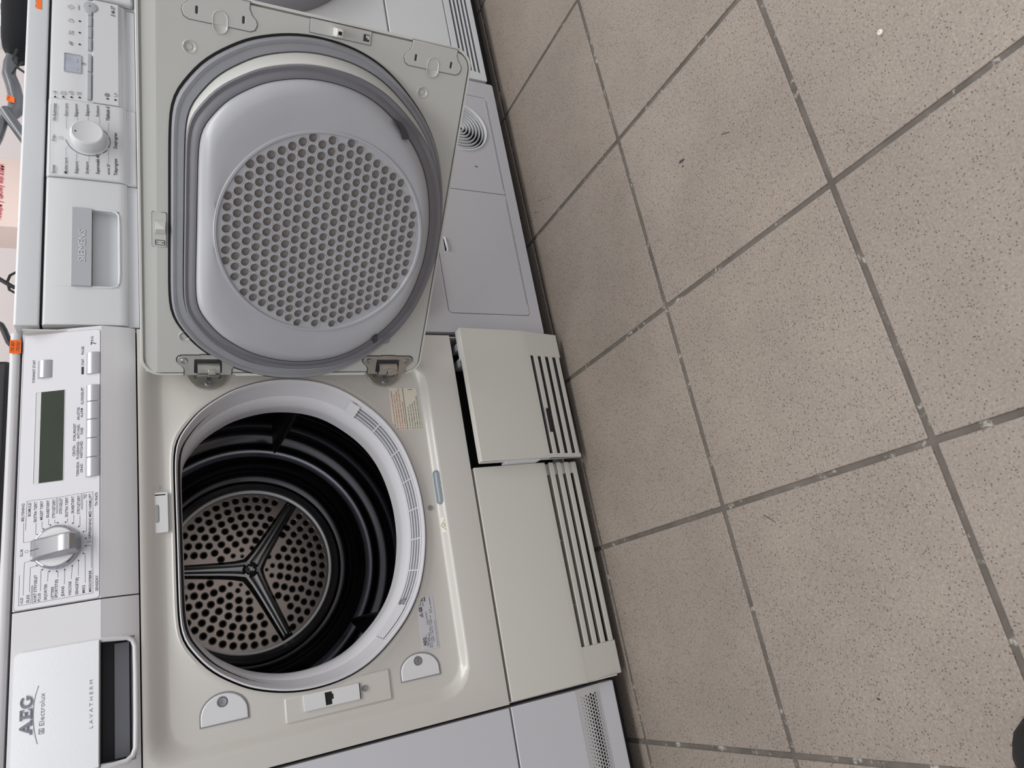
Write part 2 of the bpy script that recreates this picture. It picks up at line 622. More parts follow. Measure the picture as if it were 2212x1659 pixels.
# front panel: flat border, dished field, D-shaped opening
CC = np.array((.301, .50))
outer = ray_loop([(.0015, .2285), (.5955, .2285), (.5955, .7045), (.0015, .7045)], CC)
corners = [(.0015, .2285), (.5955, .2285), (.5955, .7045), (.0015, .7045)]
for cxz in corners:                              # pull the nearest ray points into the corners
    k = min(range(NA), key=lambda q: (outer[q][0] - cxz[0]) ** 2 + (outer[q][1] - cxz[1]) ** 2)
    outer[k] = cxz


def recess(t):                                   # t 0 outer edge .. 1 inner edge
    return ray_loop(rrect(.026 + t * .019, .566 - t * .018, .2805 + t * .0125, .7025 - t * .0285, (.045 - .012 * t, .06 - .012 * t, .03, .03), 8), CC)


hole_o = dshape(.301, .2228, .3130, .6634)
hole_b = dshape(.301, .2312, .3046, .6690)
L = []
L.append([(x, .020, z) for x, z in outer])
L.append([(x, .0, z) for x, z in outer])
for t in (0, .08, .25, .5, .75, .92, 1):
    yy = .0125 * (3 * t * t - 2 * t ** 3)
    L.append([(x, yy, z) for x, z in recess(t)])
L.append([(x, .0125, z) for x, z in hole_b])
L.append([(x, .0105, z) for x, z in dshape(.301, .2262, .3096, .6662)])
L.append([(x, .0120, z) for x, z in hole_o])
L.append([(x, .030, z) for x, z in hole_o])
obj('front_panel', MB().rings(L), 'cream', AEG, smooth=50)
dk = MB().rings([[(x, .026, z) for x, z in dshape(.301, .2300, .3060, .6690)], [(x, .026, z) for x, z in dshape(.301, .2120, .3240, .6540)]])
obj('gap_backing', dk, 'black', AEG)

# loading ring (funnel)
IN = dict(cx=.2992, dx=.1963, zb=.3366, zt=.6515)


def ring_loop(t, y):
    cx = .301 + (IN['cx'] - .301) * t
    return [(x, y, z) for x, z in dshape(cx, .2205 + (IN['dx'] - .2205) * t, .3156 + (IN['zb'] - .3156) * t, .661 + (IN['zt'] - .661) * t)]


RP = [(0, .020), (0, .0085), (.03, .0066), (.10, .0062), (.16, .0085), (.22, .0140), (.45, .0290), (.62, .040), (.66, .0405), (.95, .056), (1.0, .060), (1.02, .066), (1.0, .090)]
obj('loading_ring', MB().rings([ring_loop(t, y) for t, y in RP]), 'ring_pl', AEG, smooth=40)
bs = MB().rings([ring_loop(.99, .088), [(.30 + .297 * cos(2 * pi * k / NA), .090, .5125 + .297 * sin(2 * pi * k / NA)) for k in range(NA)]])
obj('front_bulkhead', bs, 'dgrey', AEG)

# lint-filter grille let into the lower half of the ring
def ring_pt(ang, t, lift=0.0):
    k = (ang % 360) / 360 * NA
    i0 = int(k) % NA
    f = k - int(k)
    for (ta, ya), (tb_, yb) in zip(RP[1:], RP[2:]):
        if ta <= t <= tb_:
            y = ya + (yb - ya) * (t - ta) / (tb_ - ta)
            break
    lp = ring_loop(t, y)
    a, b = Vector(lp[i0]), Vector(lp[(i0 + 1) % NA])
    p = a.lerp(b, f)
    inward = Vector((.2995 - p.x, 0, .50 - p.z)).normalized()
    return p + (inward * .75 + Vector((0, -.66, 0))) * lift


A0, A1 = -30, -150
N_ = 60
gm = MB()
gm.rings([[ring_pt(A0 + (A1 - A0) * k / N_, t, .0006) for k in range(N_ + 1)] for t in (.24, .36, .48, .60)], closed=False)
lf = obj('lint_filter', gm, 'slotmesh', AEG)
for t in (.235, .335, .435, .535, .61):
    obj('grille_rib', MB().tube([ring_pt(A0 + (A1 - A0) * k / N_, t, .0012) for k in range(N_ + 1)], .0011 if t not in (.235, .61) else .0016, 6), 'ring_pl', lf)
for ang in (-43, -58, -73, -88, -103, -118):
    obj('grille_bar', MB().tube([ring_pt(ang, t, .0016) for t in (.24, .36, .48, .60)], .0014, 6), 'ring_pl', lf)
hd = MB()
hd.rings([[ring_pt(a, t, .004) for a in (-26.5, -28, -30, -31.5)] for t in (.22, .35, .5, .62)], closed=False)
hd.rings([[ring_pt(a, t, -.001) for a in (-26.5, -28, -30, -31.5)] for t in (.22, .35, .5, .62)], closed=False)
obj('filter_clip', hd, 'white_pl', lf)
hd = MB()
hd.rings([[ring_pt(a, t, .0032) for a in (-134, -138, -142, -146, -150)] for t in (.27, .40, .57)], closed=False)
obj('filter_handle', hd, 'ring_pl', lf)
hd = MB().lathe(ring_pt(-133, .42, .0015), (-.1, -.66, .75), [(.0065, 0), (.0065, .002), (.005, .0025), (.0045, .001), (.0002, .001)], 16)
obj('filter_button', hd, 'slotmesh', lf)

# drum
AX = (.2995, 0, .5125)


def lat(prof, n=96):
    return MB().lathe(AX, (0, 1, 0), prof, n)


drum = obj('drum', lat([(.284, .092), (.287, .098), (.287, .20), (.2845, .206), (.2845, .214), (.287, .22), (.287, .33), (.283, .336), (.283, .346), (.287, .352), (.287, .405), (.281, .432), (.268, .449), (.250, .455), (.241, .455)]), 'drum', AEG)
obj('bright_ring', lat([(.241, .455), (.238, .4515), (.234, .4500), (.230, .4525), (.226, .4515), (.2225, .4550)]), 'drum_b', drum)
obj('rear_wall', lat([(.2225, .455), (.219, .462), (.205, .484), (.190, .496), (.181, .499)]), 'drum', drum)
obj('disc_rim', lat([(.181, .499), (.178, .495), (.1735, .4935), (.1705, .496), (.163, .502), (.157, .5045), (.1535, .504)]), 'drum_s', drum)
hl = []
SPK = [radians(a) for a in (84, 204, 324)]
for q, rr in enumerate((.1435, .1265, .1095, .0930, .0765, .0600, .0440)):
    n = int(2 * pi * rr / .0196)
    for k in range(n):
        a = 2 * pi * (k + .5 * (q % 2)) / n + .05 * q
        if min(abs(rr * sin(a - s)) if cos(a - s) > 0 else 1 for s in SPK) < .0175:
            continue
        hl.append(((rr * cos(a), rr * sin(a)), (.0058 if rr > .05 else .0036)))
for s in SPK:
    a = s + pi / 3
    hl.append(((.032 * cos(a), .032 * sin(a)), .0022))
pd = MB().plate(circ((0, 0), .1545, 96), [circ(c, r, 10) for c, r in hl], 0, .0015, lambda u, v, w: (AX[0] + u, .5040 + w, AX[2] + v))
obj('perforated_disc', pd, 'drum_rear', drum)
dim = MB()                                        # rolled collar of every hole
for c, r in hl:
    dim.lathe((AX[0] + c[0], .5040, AX[2] + c[1]), (0, 1, 0), [(r + .0018, -.0001), (r + .0010, -.0011), (r + .0002, -.0008), (r - .0002, .005)], 10)
o = obj('hole_collars', dim, 'drum_rear', drum)
o['kind'] = 'stuff'
obj('air_duct', MB().lathe(AX, (0, 1, 0), [(.15, .53), (.001, .53)], 48), 'black', drum)
for s in SPK:
    d = Vector((cos(s), 0, sin(s)))
    e = Vector((-sin(s), 0, cos(s)))
    a0 = Vector((AX[0], 0, AX[2]))
    prof = [(-.0165, .5035), (-.0150, .4975), (-.0105, .4905), (-.0070, .4900), (-.0045, .4945), (-.0012, .4955), (.0012, .4955), (.0045, .4945), (.0070, .4900), (.0105, .4905), (.0150, .4975), (.0165, .5035)]
    lo = []
    for dist, sc in ((.002, 1.55), (.014, 1.32), (.030, 1.12), (.055, .98), (.10, .84), (.146, .72), (.155, .66)):
        lo.append([a0 + d * dist + e * (u * sc) + Vector((0, y if dist < .15 else .5035, 0)) for u, y in prof])
    obj('star_arm', MB().rings(lo, closed=False), 'drum_s', drum, smooth=30)
hubp = MB().lathe((AX[0], 0, AX[2]), (0, 1, 0), [(.017, .5035), (.0165, .4965), (.012, .4915), (.007, .4950), (.0005, .4955)], 24)
obj('star_hub', hubp, 'drum_s', drum)
for la in (-11, 109, 229):
    a = radians(la)
    d = Vector((cos(a), 0, sin(a)))
    e = Vector((-sin(a), 0, cos(a)))
    a0 = Vector((AX[0], 0, AX[2]))
    lo = []
    for y, hgt, wd in ((.095, .080, .036), (.15, .084, .034), (.25, .088, .027), (.33, .088, .020), (.352, .085, .016), (.362, .078, .012)):
        pr = []
        for k in range(13):
            q = -1 + 2 * k / 12
            pr.append((q * (wd if abs(q) > .99 else wd * abs(q) ** .55 * .86), hgt * (1 - abs(q) ** 2.6)))
        lo.append([a0 + d * (.2865 - hh) + e * u + Vector((0, y, 0)) for u, hh in pr])
    obj('lifter', MB().rings(lo, closed=False, cap1=True), 'blackp', drum, smooth=60)

# worktop
wt = MB()
prof = [(.0215, .8415), (.0195, .8450), (.0200, .8500), (.0235, .8530), (.590, .8535), (.590, .8410), (.08, .8405)]
wt.rings([[(x, y, z) for y, z in prof] for x in (.0005, .5965)], True, True, True)
obj('worktop', wt, 'fascia', AEG, smooth=60, bevel=.0015)

# control fascia, right-hand part, and the water drawer on the left
FP0, FP1 = Vector((0, .0200, .8400)), Vector((0, -.0080, .7480))
FD = (FP1 - FP0)
FN = Vector((0, -1, 0)) * abs(FD.z) + Vector((0, 0, 1)) * abs(FD.y)
FN.normalize()


def FA(x, z, lift=0.0):                           # point on the sloping control face
    t = (.8400 - z) / (.8400 - .7480)
    p = FP0 + FD * t
    return Vector((x, p.y, p.z)) + FN * lift


FPROF = [(.060, .8388), (.0215, .8388), (.0190, .8372), (-.0074, .7492), (-.0082, .7470), (-.0076, .7440), (-.0058, .7290), (-.0022, .7125), (.0004, .7062), (.060, .7062)]
obj('control_fascia', MB().rings([[(x, y, z) for y, z in FPROF] for x in (.2336, .5965)], True, True, True), 'fascia', AEG, smooth=30, bevel=.0008)
pl = MB().plate(rrect(.2346, .5907, .7484, .8366, .003, 3), [rrect(.3853, .5078, .7885, .8212, .0008, 2)], .0006, -.0004, lambda u, v, w: FA(u, v, w))
cplate = obj('control_plate', pl, 'fascia_plate', AEG, smooth=30)
pl = MB().plate(rrect(.2340, .5913, .7478, .8374, .0035, 3), [], .0002, -.0003, lambda u, v, w: FA(u, v, w))
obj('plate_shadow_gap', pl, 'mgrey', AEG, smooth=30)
# display
dsp = MB().plate(rrect(.3853, .5078, .7885, .8212, .0006, 2), [], .00055, -.002, lambda u, v, w: FA(u, v, w))
dsp_o = obj('display', MB().plate(rrect(.3856, .5076, .7887, .8154, .0006, 2), [], .00035, -.002, lambda u, v, w: FA(u, v, w)), 'lcd', AEG)
obj('display_bezel', MB().plate(rrect(.3856, .5076, .8154, .8210, .0003, 2), [], .0005, -.002, lambda u, v, w: FA(u, v, w)), 'fascia', dsp_o)
obj('display_frame', MB().plate(rrect(.3849, .5082, .7881, .8216, .0012, 2), [rrect(.3856, .5076, .7887, .8211, .0006, 2)], .0010, -.001, lambda u, v, w: FA(u, v, w)), 'white_pl', dsp_o)


def button(x0, x1, z0, z1, bulge, name='button'):
    mb = MB()
    loops = []
    for k in range(9):
        q = k / 8
        z = z0 + (z1 - z0) * q
        lf_ = .0012 + bulge * (1 - (2 * q - 1) ** 2)
        loops.append([FA(x0, z, -.001), FA(x0, z, lf_), FA(x1, z, lf_), FA(x1, z, -.001)])
    mb.rings(loops, False, True, True)
    return obj(name, mb, 'silver_btn', AEG, smooth=40, bevel=.0004)


button(.5272, .5520, .8035, .8200, .0028)
button(.5262, .5570, .7484, .7642, .0024)
for a, b in zip((.3857, .4114, .4370, .4623, .4873), (.4110, .4366, .4619, .4869, .5104)):
    button(a, b - .0004, .7484, .7642, .0024)
# printed lettering on the plate
AT = [('BELYSNING', 0.3404, 0.3624, 0.8296, 0.003), ('BOMULD', 0.3456, 0.3626, 0.8227, 0.0031), ('EKSTRA TØRT', 0.3374, 0.3626, 0.8163, 0.0031), ('MEGET TØRT', 0.3388, 0.3626, 0.8098, 0.003), ('SKABSTØRT', 0.3405, 0.3627, 0.8031, 0.003), ('STRYGETØRT', 0.3391, 0.3628, 0.7967, 0.0031), ('STRYGELET', 0.3432, 0.363, 0.7891, 0.0031), ('EKSTRA TØRT', 0.3384, 0.3631, 0.7828, 0.0031), ('SKABSTØRT', 0.3415, 0.3632, 0.7762, 0.0031), ('STRYGETØRT', 0.3398, 0.3635, 0.7697, 0.0032), ('TID', 0.3582, 0.3637, 0.7625, 0.0031), ('OPFRISKNING MED VARMLUFT', 0.3067, 0.3634, 0.7571, 0.0031), ('TN 95470', 0.3469, 0.3639, 0.7502, 0.0032), ('SLUK', 0.2974, 0.3066, 0.8296, 0.003), ('ULD', 0.2414, 0.2487, 0.8278, 0.0029), ('SILKE', 0.2416, 0.2508, 0.8214, 0.003), ('KORT STRYGELET', 0.2412, 0.2729, 0.814, 0.003), ('PLUS', 0.2412, 0.2506, 0.8098, 0.0029), ('SKJORTER', 0.2415, 0.2604, 0.8033, 0.003), ('LETTERE', 0.2416, 0.2557, 0.7962, 0.0029), ('SPORTSTØJ', 0.2419, 0.2634, 0.7922, 0.003), ('JEANS', 0.2422, 0.2543, 0.7854, 0.003), ('VISCOSE', 0.2421, 0.2587, 0.7779, 0.003), ('SENGETØJ', 0.242, 0.262, 0.7706, 0.003), ('MIKS', 0.2424, 0.2518, 0.7634, 0.0031), ('MIKROFIBRER', 0.2426, 0.2682, 0.7566, 0.003), ('SENSIDRY', 0.2425, 0.261, 0.7494, 0.0031), ('FORSINKET START', 0.5222, 0.5542, 0.823, 0.003), ('START', 0.5397, 0.5494, 0.767, 0.003), ('PAUSE', 0.5555, 0.5673, 0.7671, 0.0031), ('7', 0.5685, 0.5728, 0.753, 0.0064), ('KG', 0.5736, 0.5808, 0.7563, 0.0029), ('KLOKKESLÆT', 0.4848, 0.5085, 0.7672, 0.003), ('ALARM', 0.4663, 0.4792, 0.7676, 0.0029), ('AKUSTISK', 0.4633, 0.4814, 0.7714, 0.003), ('FASE', 0.4434, 0.4524, 0.7673, 0.003), ('ANTI KRØL', 0.4377, 0.4576, 0.7712, 0.0029), ('FORLÆNGET', 0.4361, 0.4592, 0.7755, 0.0029), ('HASTIGHED', 0.4119, 0.4343, 0.7675, 0.003), ('FUGERINGS-', 0.4111, 0.4349, 0.7714, 0.003), ('CENTRI-', 0.4152, 0.4303, 0.7757, 0.003), ('GRAD', 0.3924, 0.404, 0.7672, 0.0028), ('TØRHEDS-', 0.3883, 0.4077, 0.7713, 0.0029)]
ADOT = [(0.3142, 0.8188), (0.3213, 0.8145), (0.3272, 0.8085), (0.331, 0.8012), (0.3325, 0.7934), (0.3319, 0.7851), (0.3292, 0.7773), (0.3241, 0.7708), (0.3167, 0.7657), (0.3081, 0.7629), (0.2989, 0.7629), (0.2899, 0.7655), (0.2824, 0.7706), (0.277, 0.7772), (0.2739, 0.785), (0.2734, 0.7935), (0.2746, 0.8011), (0.278, 0.8085), (0.2837, 0.8145), (0.2909, 0.8188), (0.3027, 0.8212)]
ALINE = [[(0.3142, 0.8188), (0.3139, 0.8293), (0.3386, 0.8298)], [(0.3213, 0.8145), (0.3221, 0.8167), (0.3358, 0.8166)], [(0.3272, 0.8085), (0.3281, 0.8102), (0.3365, 0.8104)], [(0.331, 0.8012), (0.3316, 0.8032), (0.3387, 0.8034)], [(0.3325, 0.7934), (0.3328, 0.7968), (0.3367, 0.7968)], [(0.3319, 0.7851), (0.3322, 0.7829), (0.3361, 0.7829)], [(0.3292, 0.7773), (0.3294, 0.7763), (0.3395, 0.7764)], [(0.3241, 0.7708), (0.3244, 0.7696), (0.3375, 0.7697)], [(0.3167, 0.7657), (0.3171, 0.7624), (0.3559, 0.7625)], [(0.2989, 0.7629), (0.2985, 0.757), (0.2712, 0.7567)], [(0.2899, 0.7655), (0.2892, 0.7637), (0.2545, 0.7632)], [(0.2824, 0.7706), (0.2644, 0.7708)], [(0.277, 0.7772), (0.2615, 0.7781)], [(0.2739, 0.785), (0.2568, 0.7853)], [(0.2734, 0.7935), (0.2725, 0.7921), (0.266, 0.7922)], [(0.2746, 0.8011), (0.2743, 0.8026), (0.2632, 0.8029)], [(0.278, 0.8085), (0.2778, 0.8099), (0.2531, 0.81)], [(0.2837, 0.8145), (0.2826, 0.8212), (0.2537, 0.8213)], [(0.2909, 0.8188), (0.2896, 0.8277), (0.2512, 0.8277)], [(0.3288, 0.8277), (0.3649, 0.8271), (0.3646, 0.7955), (0.3442, 0.7951)], [(0.3441, 0.7941), (0.3644, 0.794), (0.3657, 0.7685), (0.3455, 0.7683)], [(0.3444, 0.767), (0.3655, 0.7667), (0.3657, 0.7556), (0.3043, 0.7556), (0.3045, 0.7619)], [(0.2756, 0.8323), (0.2397, 0.832), (0.2402, 0.8198), (0.2611, 0.819)], [(0.261, 0.8181), (0.2399, 0.8182), (0.2409, 0.755), (0.3026, 0.7556), (0.3029, 0.7616)]]
KT = .092 / FD.length                            # height along the slope -> height in z
tm = MB()
for s, x0, x1, zb, cap in AT:
    text_mesh(s, x0, x1, cap, lambda u, v, zb=zb: FA(u, zb + v * KT, .0008), tm, bold=.016 if s == '7' else .009)
for d in ADOT:
    disc2(tm, d, .00085, lambda u, v: FA(u, v, .0008), 10)
strip(tm, [(.5282, .7685), (.5363, .7685)], .0028, lambda u, v: FA(u, v, .0008))
obj('printed_lettering', tm, 'print', cplate, smooth=0)['kind'] = 'stuff'
tm = MB()
for ln in ALINE:
    strip(tm, ln, .00034, lambda u, v: FA(u, v, .0008))
disc2(tm, (.3025, .8257), .0019, lambda u, v: FA(u, v, .0008), 18, .0016)
obj('printed_lines', tm, 'line', cplate, smooth=0)['kind'] = 'stuff'
# rotary knob
KC = (.3026, .7938)


def KN(u, v, h):                                  # knob-local: u along x, v up the slope, h out
    p = FA(KC[0], KC[1], h)
    return p + Vector((u, 0, 0)) - FD.normalized() * v


kb = MB()
lo = []
for r, h in ((.0268, .0005), (.0268, .004), (.0260, .0062), (.0245, .0078), (.0235, .0080)):
    lo.append([KN(r * cos(2 * pi * k / 48), r * sin(2 * pi * k / 48), h) for k in range(48)])
kb.rings(lo)
knob = obj('knob', kb, 'chrome', AEG, smooth=30)
kf = MB()
lo = []
for r, h in ((.0235, .0080), (.0225, .0072), (.0001, .0072)):
    lo.append([KN(r * cos(2 * pi * k / 48), r * sin(2 * pi * k / 48), h) for k in range(48)])
obj('knob_face', kf.rings(lo), 'white_pl', knob)
kg = MB()
lo = []
for q in range(13):
    v = .0265 - .0545 * q / 12
    top = .0090 + .0165 * min(1, (q / 9.0)) ** 0.9
    if q == 0:
        top = .0076
    if q == 12:
        top = .0215
    wd = .0136 if 1 <= q <= 11 else .0120
    sec = []
    for k in range(9):
        a = pi * k / 8
        sec.append((wd * cos(a) * (1 if k in (0, 8) else 1.0), .007 + (top - .007) * min(1.0, sin(a) * 1.55)))
    lo.append([KN(u + .0025 * (q / 12 - .5), v, h) for u, h in sec])
obj('knob_grip', kg.rings(lo, False, True, True), 'satin', knob, smooth=40, bevel=.0006)
ptr = MB()
ptr.add([KN(u - .0016, v, h) for u, v, h in ((-.0004, .0262, .0093), (.0004, .0262, .0093), (.0012, .0145, .0148), (.0004, .0145, .0148))], [(0, 1, 2, 3)])
obj('pointer_mark', ptr, 'print', knob, smooth=0)

# water drawer with silver name plate and recessed pull
dr = MB()
dr.rings([[(x, y, z) for y, z in FPROF] for x in (.0005, .0470)], True, True, True)
dr.rings([[(x, y, z) for y, z in FPROF] for x in (.1845, .2320)], True, True, True)
PM = [(.060, .8388), (.0215, .8388), (.0190, .8372), (-.0066, .7492), (-.0060, .7478), (.034, .7478), (.034, .7178), (.0000, .7120), (-.0014, .7105), (.0004, .7062), (.060, .7062)]
dr.rings([[(x, y, z) for y, z in PM] for x in (.0470, .1845)], True, False, False)
drawer = obj('water_drawer', dr, 'fascia', AEG, smooth=30)
cv = MB()
cv.box(.0480, .1835, .0320, .0338, .7180, .7478)
obj('pull_recess', cv, 'dgrey', drawer, smooth=0)
cv = MB().box(.0480, .1835, -.004, .0320, .7466, .7474)
obj('pull_top_shade', cv, 'blackp', drawer, smooth=0)  # black sheet paints the shade at the top of the recess
cv = MB()
cv.box(.0500, .1790, .0180, .0320, .7178, .7335)
obj('pull_tray', cv, 'mgrey', drawer, smooth=0)


def YL(z):                                        # surface depth of the lower fascia strip
    zs = [.7062, .7125, .7290, .7440, .7470]
    ys = [.0004, -.0022, -.0058, -.0076, -.0082]
    return float(np.interp(z, zs, ys))


tr = [(.1850, .7465), (.1842, .735), (.1830, .7195), (.1795, .7140), (.1720, .7112), (.140, .7108), (.09, .7110), (.0590, .7116), (.0510, .7150), (.0470, .7215), (.0466, .735), (.0478, .7465)]
obj('pull_rim', MB().tube([(x, YL(z) + .0006, z) for x, z in tr], .0030, 8), 'white_pl', drawer, smooth=60)
pl = MB().plate(rrect(.0485, .1853, .7474, .8331, (.0005, .0005, .006, .006), 5), [], .0042, -.0005, lambda u, v, w: FA(u, v, w))
npl = obj('name_plate', pl, 'silver_plate', drawer, smooth=30, bevel=.0012)
tm = MB()
text_mesh('Electrolux', .1032, .1376, .0052, lambda u, v: FA(u, .8013 + v * KT, .0046), tm)
text_mesh('L A V A T H E R M', .0902, .1420, .0036, lambda u, v: FA(u, .7532 + v * KT, .0046), tm)
strip(tm, [(.1462, .8078), (.137, .8104), (.1278, .8119), (.1178, .8124), (.110, .8121), (.102, .8112), (.093, .8096), (.0853, .8076)], .0006, lambda u, v: FA(u, v, .0046))
for a, b in (((.0949, .8015), (.1000, .8015)), ((.1000, .8015), (.1000, .8061)), ((.1000, .8061), (.0949, .8061)), ((.0949, .8061), (.0949, .8015)), ((.0962, .8028), (.0976, .8052)), ((.0976, .8052), (.0987, .8028)), ((.0976, .8024), (.0976, .8040))):
    strip(tm, [a, b], .0007, lambda u, v: FA(u, v, .0046))
obj('plate_print', tm, 'print_lt', drawer, smooth=0)['kind'] = 'stuff'
# raised chrome serif letters A E G
LT = MB()


def letter(polys, x0, wd, z0, hgt):
    for p, hs in polys:
        LT.plate([(x0 + a * wd, b * hgt) for a, b in p], [[(x0 + a * wd, b * hgt) for a, b in h] for h in hs], .0042, .0062, lambda u, v, w: FA(u, z0 + v * KT, w))


letter([([(0, 0), (.36, 0), (.36, .07), (.27, .08), (.33, .27), (.62, .27), (.69, .08), (.60, .07), (.60, 0), (1, 0), (1, .07), (.93, .09), (.58, 1), (.44, 1), (.10, .09), (0, .07)], [[(.36, .36), (.59, .36), (.475, .72)]])], .0960, .0155, .8135, .0118)
letter([([(0, 0), (1, 0), (1, .30), (.92, .30), (.82, .10), (.40, .10), (.40, .46), (.62, .46), (.68, .36), (.75, .36), (.75, .68), (.68, .68), (.62, .57), (.40, .57), (.40, .90), (.80, .90), (.90, .73), (.97, .73), (.97, 1), (0, 1), (0, .93), (.14, .91), (.14, .09), (0, .07)], [])], .1122, .0115, .8135, .0118)
G_ = []
for k in range(17):
    a = radians(38 + 285 * k / 16)
    G_.append((.48 + .48 * cos(a), .5 + .51 * sin(a)))
G_ += [(.98, .47), (.62, .47), (.62, .39), (.72, .36), (.72, .16)]
for k in range(12):
    a = radians(310 - 262 * k / 11)
    G_.append((.50 + .27 * cos(a), .5 + .41 * sin(a)))
letter([(G_, [])], .1244, .0140, .8135, .0118)
obj('raised_letters', LT, 'chrome', drawer, smooth=20)

# ---- fittings on the front panel
YR = .0125


def halfmoon(x0, x1, zc, hz):                     # flat side to the left, round side to the right
    P = [(x0, zc - hz), (x0, zc + hz)]
    for k in range(17):
        a = pi / 2 - pi * k / 16
        P.append((x0 + .010 + (x1 - x0 - .010) * cos(a), zc + hz * sin(a)))
    mb = MB().plate(P, [circ((x1 - .0095, zc + .0015), .0062, 16)], -.0022, .002, XZ(YR))
    o = obj('hinge_blank', mb, 'white_pl', AEG, smooth=30, bevel=.0012)
    mb = MB().plate([(a - .0012 if a < x0 + .001 else a, b) for a, b in [((p[0] - x0) * 1.06 + x0, (p[1] - zc) * 1.06 + zc) for p in P]], [], -.0006, .001, XZ(YR))
    obj('blank_shadow_gap', mb, 'mgrey', o, smooth=30)
    screw(o, (x1 - .0095, YR - .0006, zc + .0015), (0, -1, 0), .0052, .0028)


halfmoon(.0632, .0972, .6135, .0275)
halfmoon(.0637, .0962, .3530, .0285)
# strike plate of the door lock and its raised pad
pad = MB().plate([(.0450, .3985), (.0850, .3985), (.0830, .4500), (.0760, .4900), (.0755, .5413), (.0450, .5413)], [], -.0022, .002, XZ(YR))
obj('pressed_pad', pad, 'cream', AEG, smooth=30, bevel=.0018)
lp = MB().plate(rrect(.0545, .0747, .4432, .5176, .0008, 2), [[(.0562, .4806), (.0562, .4892), (.0722, .4898), (.0722, .4800), (.0690, .4800), (.0690, .4782), (.0625, .4782), (.0625, .4806)]], -.0042, .001, XZ(YR))
lk = obj('lock_plate', lp, 'white_pl', AEG, smooth=30, bevel=.0008)
obj('lock_hole', MB().box(.0555, .0735, YR - .0030, YR - .0024, .4770, .4910), 'black', lk, smooth=0)
obj('lock_side_gap', MB().box(.0545, .0745, YR - .0043, YR - .001, .4420, .4431), 'dgrey', lk, smooth=0)
screw(AEG, (.0665, YR - .002, .4357), (0, -1, 0), .0042, .0024)
screw(AEG, (.3037, YR, .3035), (0, -1, 0), .0040, .0024)
screw(AEG, (.3680, YR, .6826), (0, -1, 0), .0036, .0022)
# blanking plate above the opening
tl = MB().plate(rrect(.3075, .3612, .6708, .6920, .0015, 2), [stadium((.3328, .6835), .0240, .0026)], -.0040, .0, XZ(YR - .001))
tlo = obj('blanking_plate', tl, 'white_pl', AEG, smooth=30, bevel=.001)
obj('blanking_slot', MB().box(.3200, .3460, YR - .0030, YR - .0024, .680, .687), 'mgrey', tlo, smooth=0)
obj('blanking_lip', MB().box(.3570, .3585, YR - .0050, YR - .001, .6735, .6905), 'ring_pl', tlo, smooth=0)
# drum lamp lens on the lower slope
NS = Vector((0, -.72, .69))


def SL(u, v, w):                                  # lower slope of the dish: v up the slope from its middle
    t = .5 + v / .0174
    return Vector((u, .0125 * t + .0003, .2805 + .0125 * t)) + NS * w


ov = MB()
lo = []
for r, h in ((1, -.001), (1, .0012), (.93, .0022), (.86, .0022), (.82, .0014), (.70, .0022), (.45, .0030), (.15, .0033)):
    lo.append([SL(p[0], p[1], h) for p in stadium((.3341, 0), .0555 - .0115 * (1 - r), .0058 * r, True, 8)])
ov.rings(lo, True, False, True)
obj('lamp_lens', ov, 'oval', AEG, smooth=40)
# caution-triangle sticker
tr_ = MB().plate([(.2612, -.0058), (.2848, -.0052), (.2868, .0050), (.2630, .0052)], [], .0005, .0, SL)
cs_ = obj('caution_sticker', tr_, 'label', AEG, smooth=0)
tm = MB()
for a, b in (((.2648, -.0042), (.2832, -.0036)), ((.2832, -.0036), (.2738, .0042)), ((.2738, .0042), (.2648, -.0042)), ((.2715, -.0024), (.2765, -.0024)), ((.2715, -.0024), (.2718, .0012)), ((.2765, -.0024), (.2762, .0012)), ((.2740, -.0024), (.2740, .0012))):
    strip(tm, [a, b], .0006, lambda u, v: SL(u, v, .0007))
obj('sticker_print', tm, 'gold', cs_, smooth=0)['kind'] = 'stuff'
# instruction label, lower right
lb = MB().plate([(.4330, .2975), (.5040, .2975), (.5055, .3440), (.4330, .3455)], [], -.0006, .0, XZ(YR))
lbo = obj('instruction_label', lb, 'label', AEG, smooth=0)
tm, tg = MB(), MB()
red = ['Please read the instruction book before using the appliance', 'Les bruksanvisningen nøye før De tar maskinen i bruk', 'Läs igenom bruksanvisningen innan Du använder maskinen', 'Læs venligst brugsanvisningen inden De tager maskinen i brug', 'Lue käyttöohjeet ennen laitteen käyttöä']
grn = ['Clean the filters after each use', 'Rens luftfiltrene efter hver tørring', 'Rengör luddfilter efter varje torkning', 'Fnugfiltrene skal renses efter hver tørring', 'Puhdista nukkasihdit jokaisen kuivauksen jälkeen']
ll = [.062, .056, .0615, .0655, .043]
lg = [.034, .0375, .040, .044, .053]
for k in range(5):
    z = .3410 - .0042 * k
    text_mesh(red[k], .4380, .4375 + ll[k], .0022, lambda u, v, z=z: (u, YR - .0009, z + v), tm, bold=.01)
    disc2(tm, (.4353, z + .0010), .0013, lambda u, v: (u, YR - .0009, v), 10, .0008)
    z = .3160 - .0042 * k
    text_mesh(grn[k], .4380, .4375 + lg[k], .0022, lambda u, v, z=z: (u, YR - .0009, z + v), tg, bold=.01)
    disc2(tg, (.4353, z + .0010), .0013, lambda u, v: (u, YR - .0009, v), 10, .0008)
strip(tg, [(.4336, .3218), (.5040, .3218)], .0009, lambda u, v: (u, YR - .0009, v))
strip(tg, [(.5015, .3120), (.5015, .3055)], .0009, lambda u, v: (u, YR - .0009, v))
obj('red_lines', tm, 'red_ink', lbo, smooth=0)['kind'] = 'stuff'
obj('green_lines', tg, 'green_ink', lbo, smooth=0)['kind'] = 'stuff'
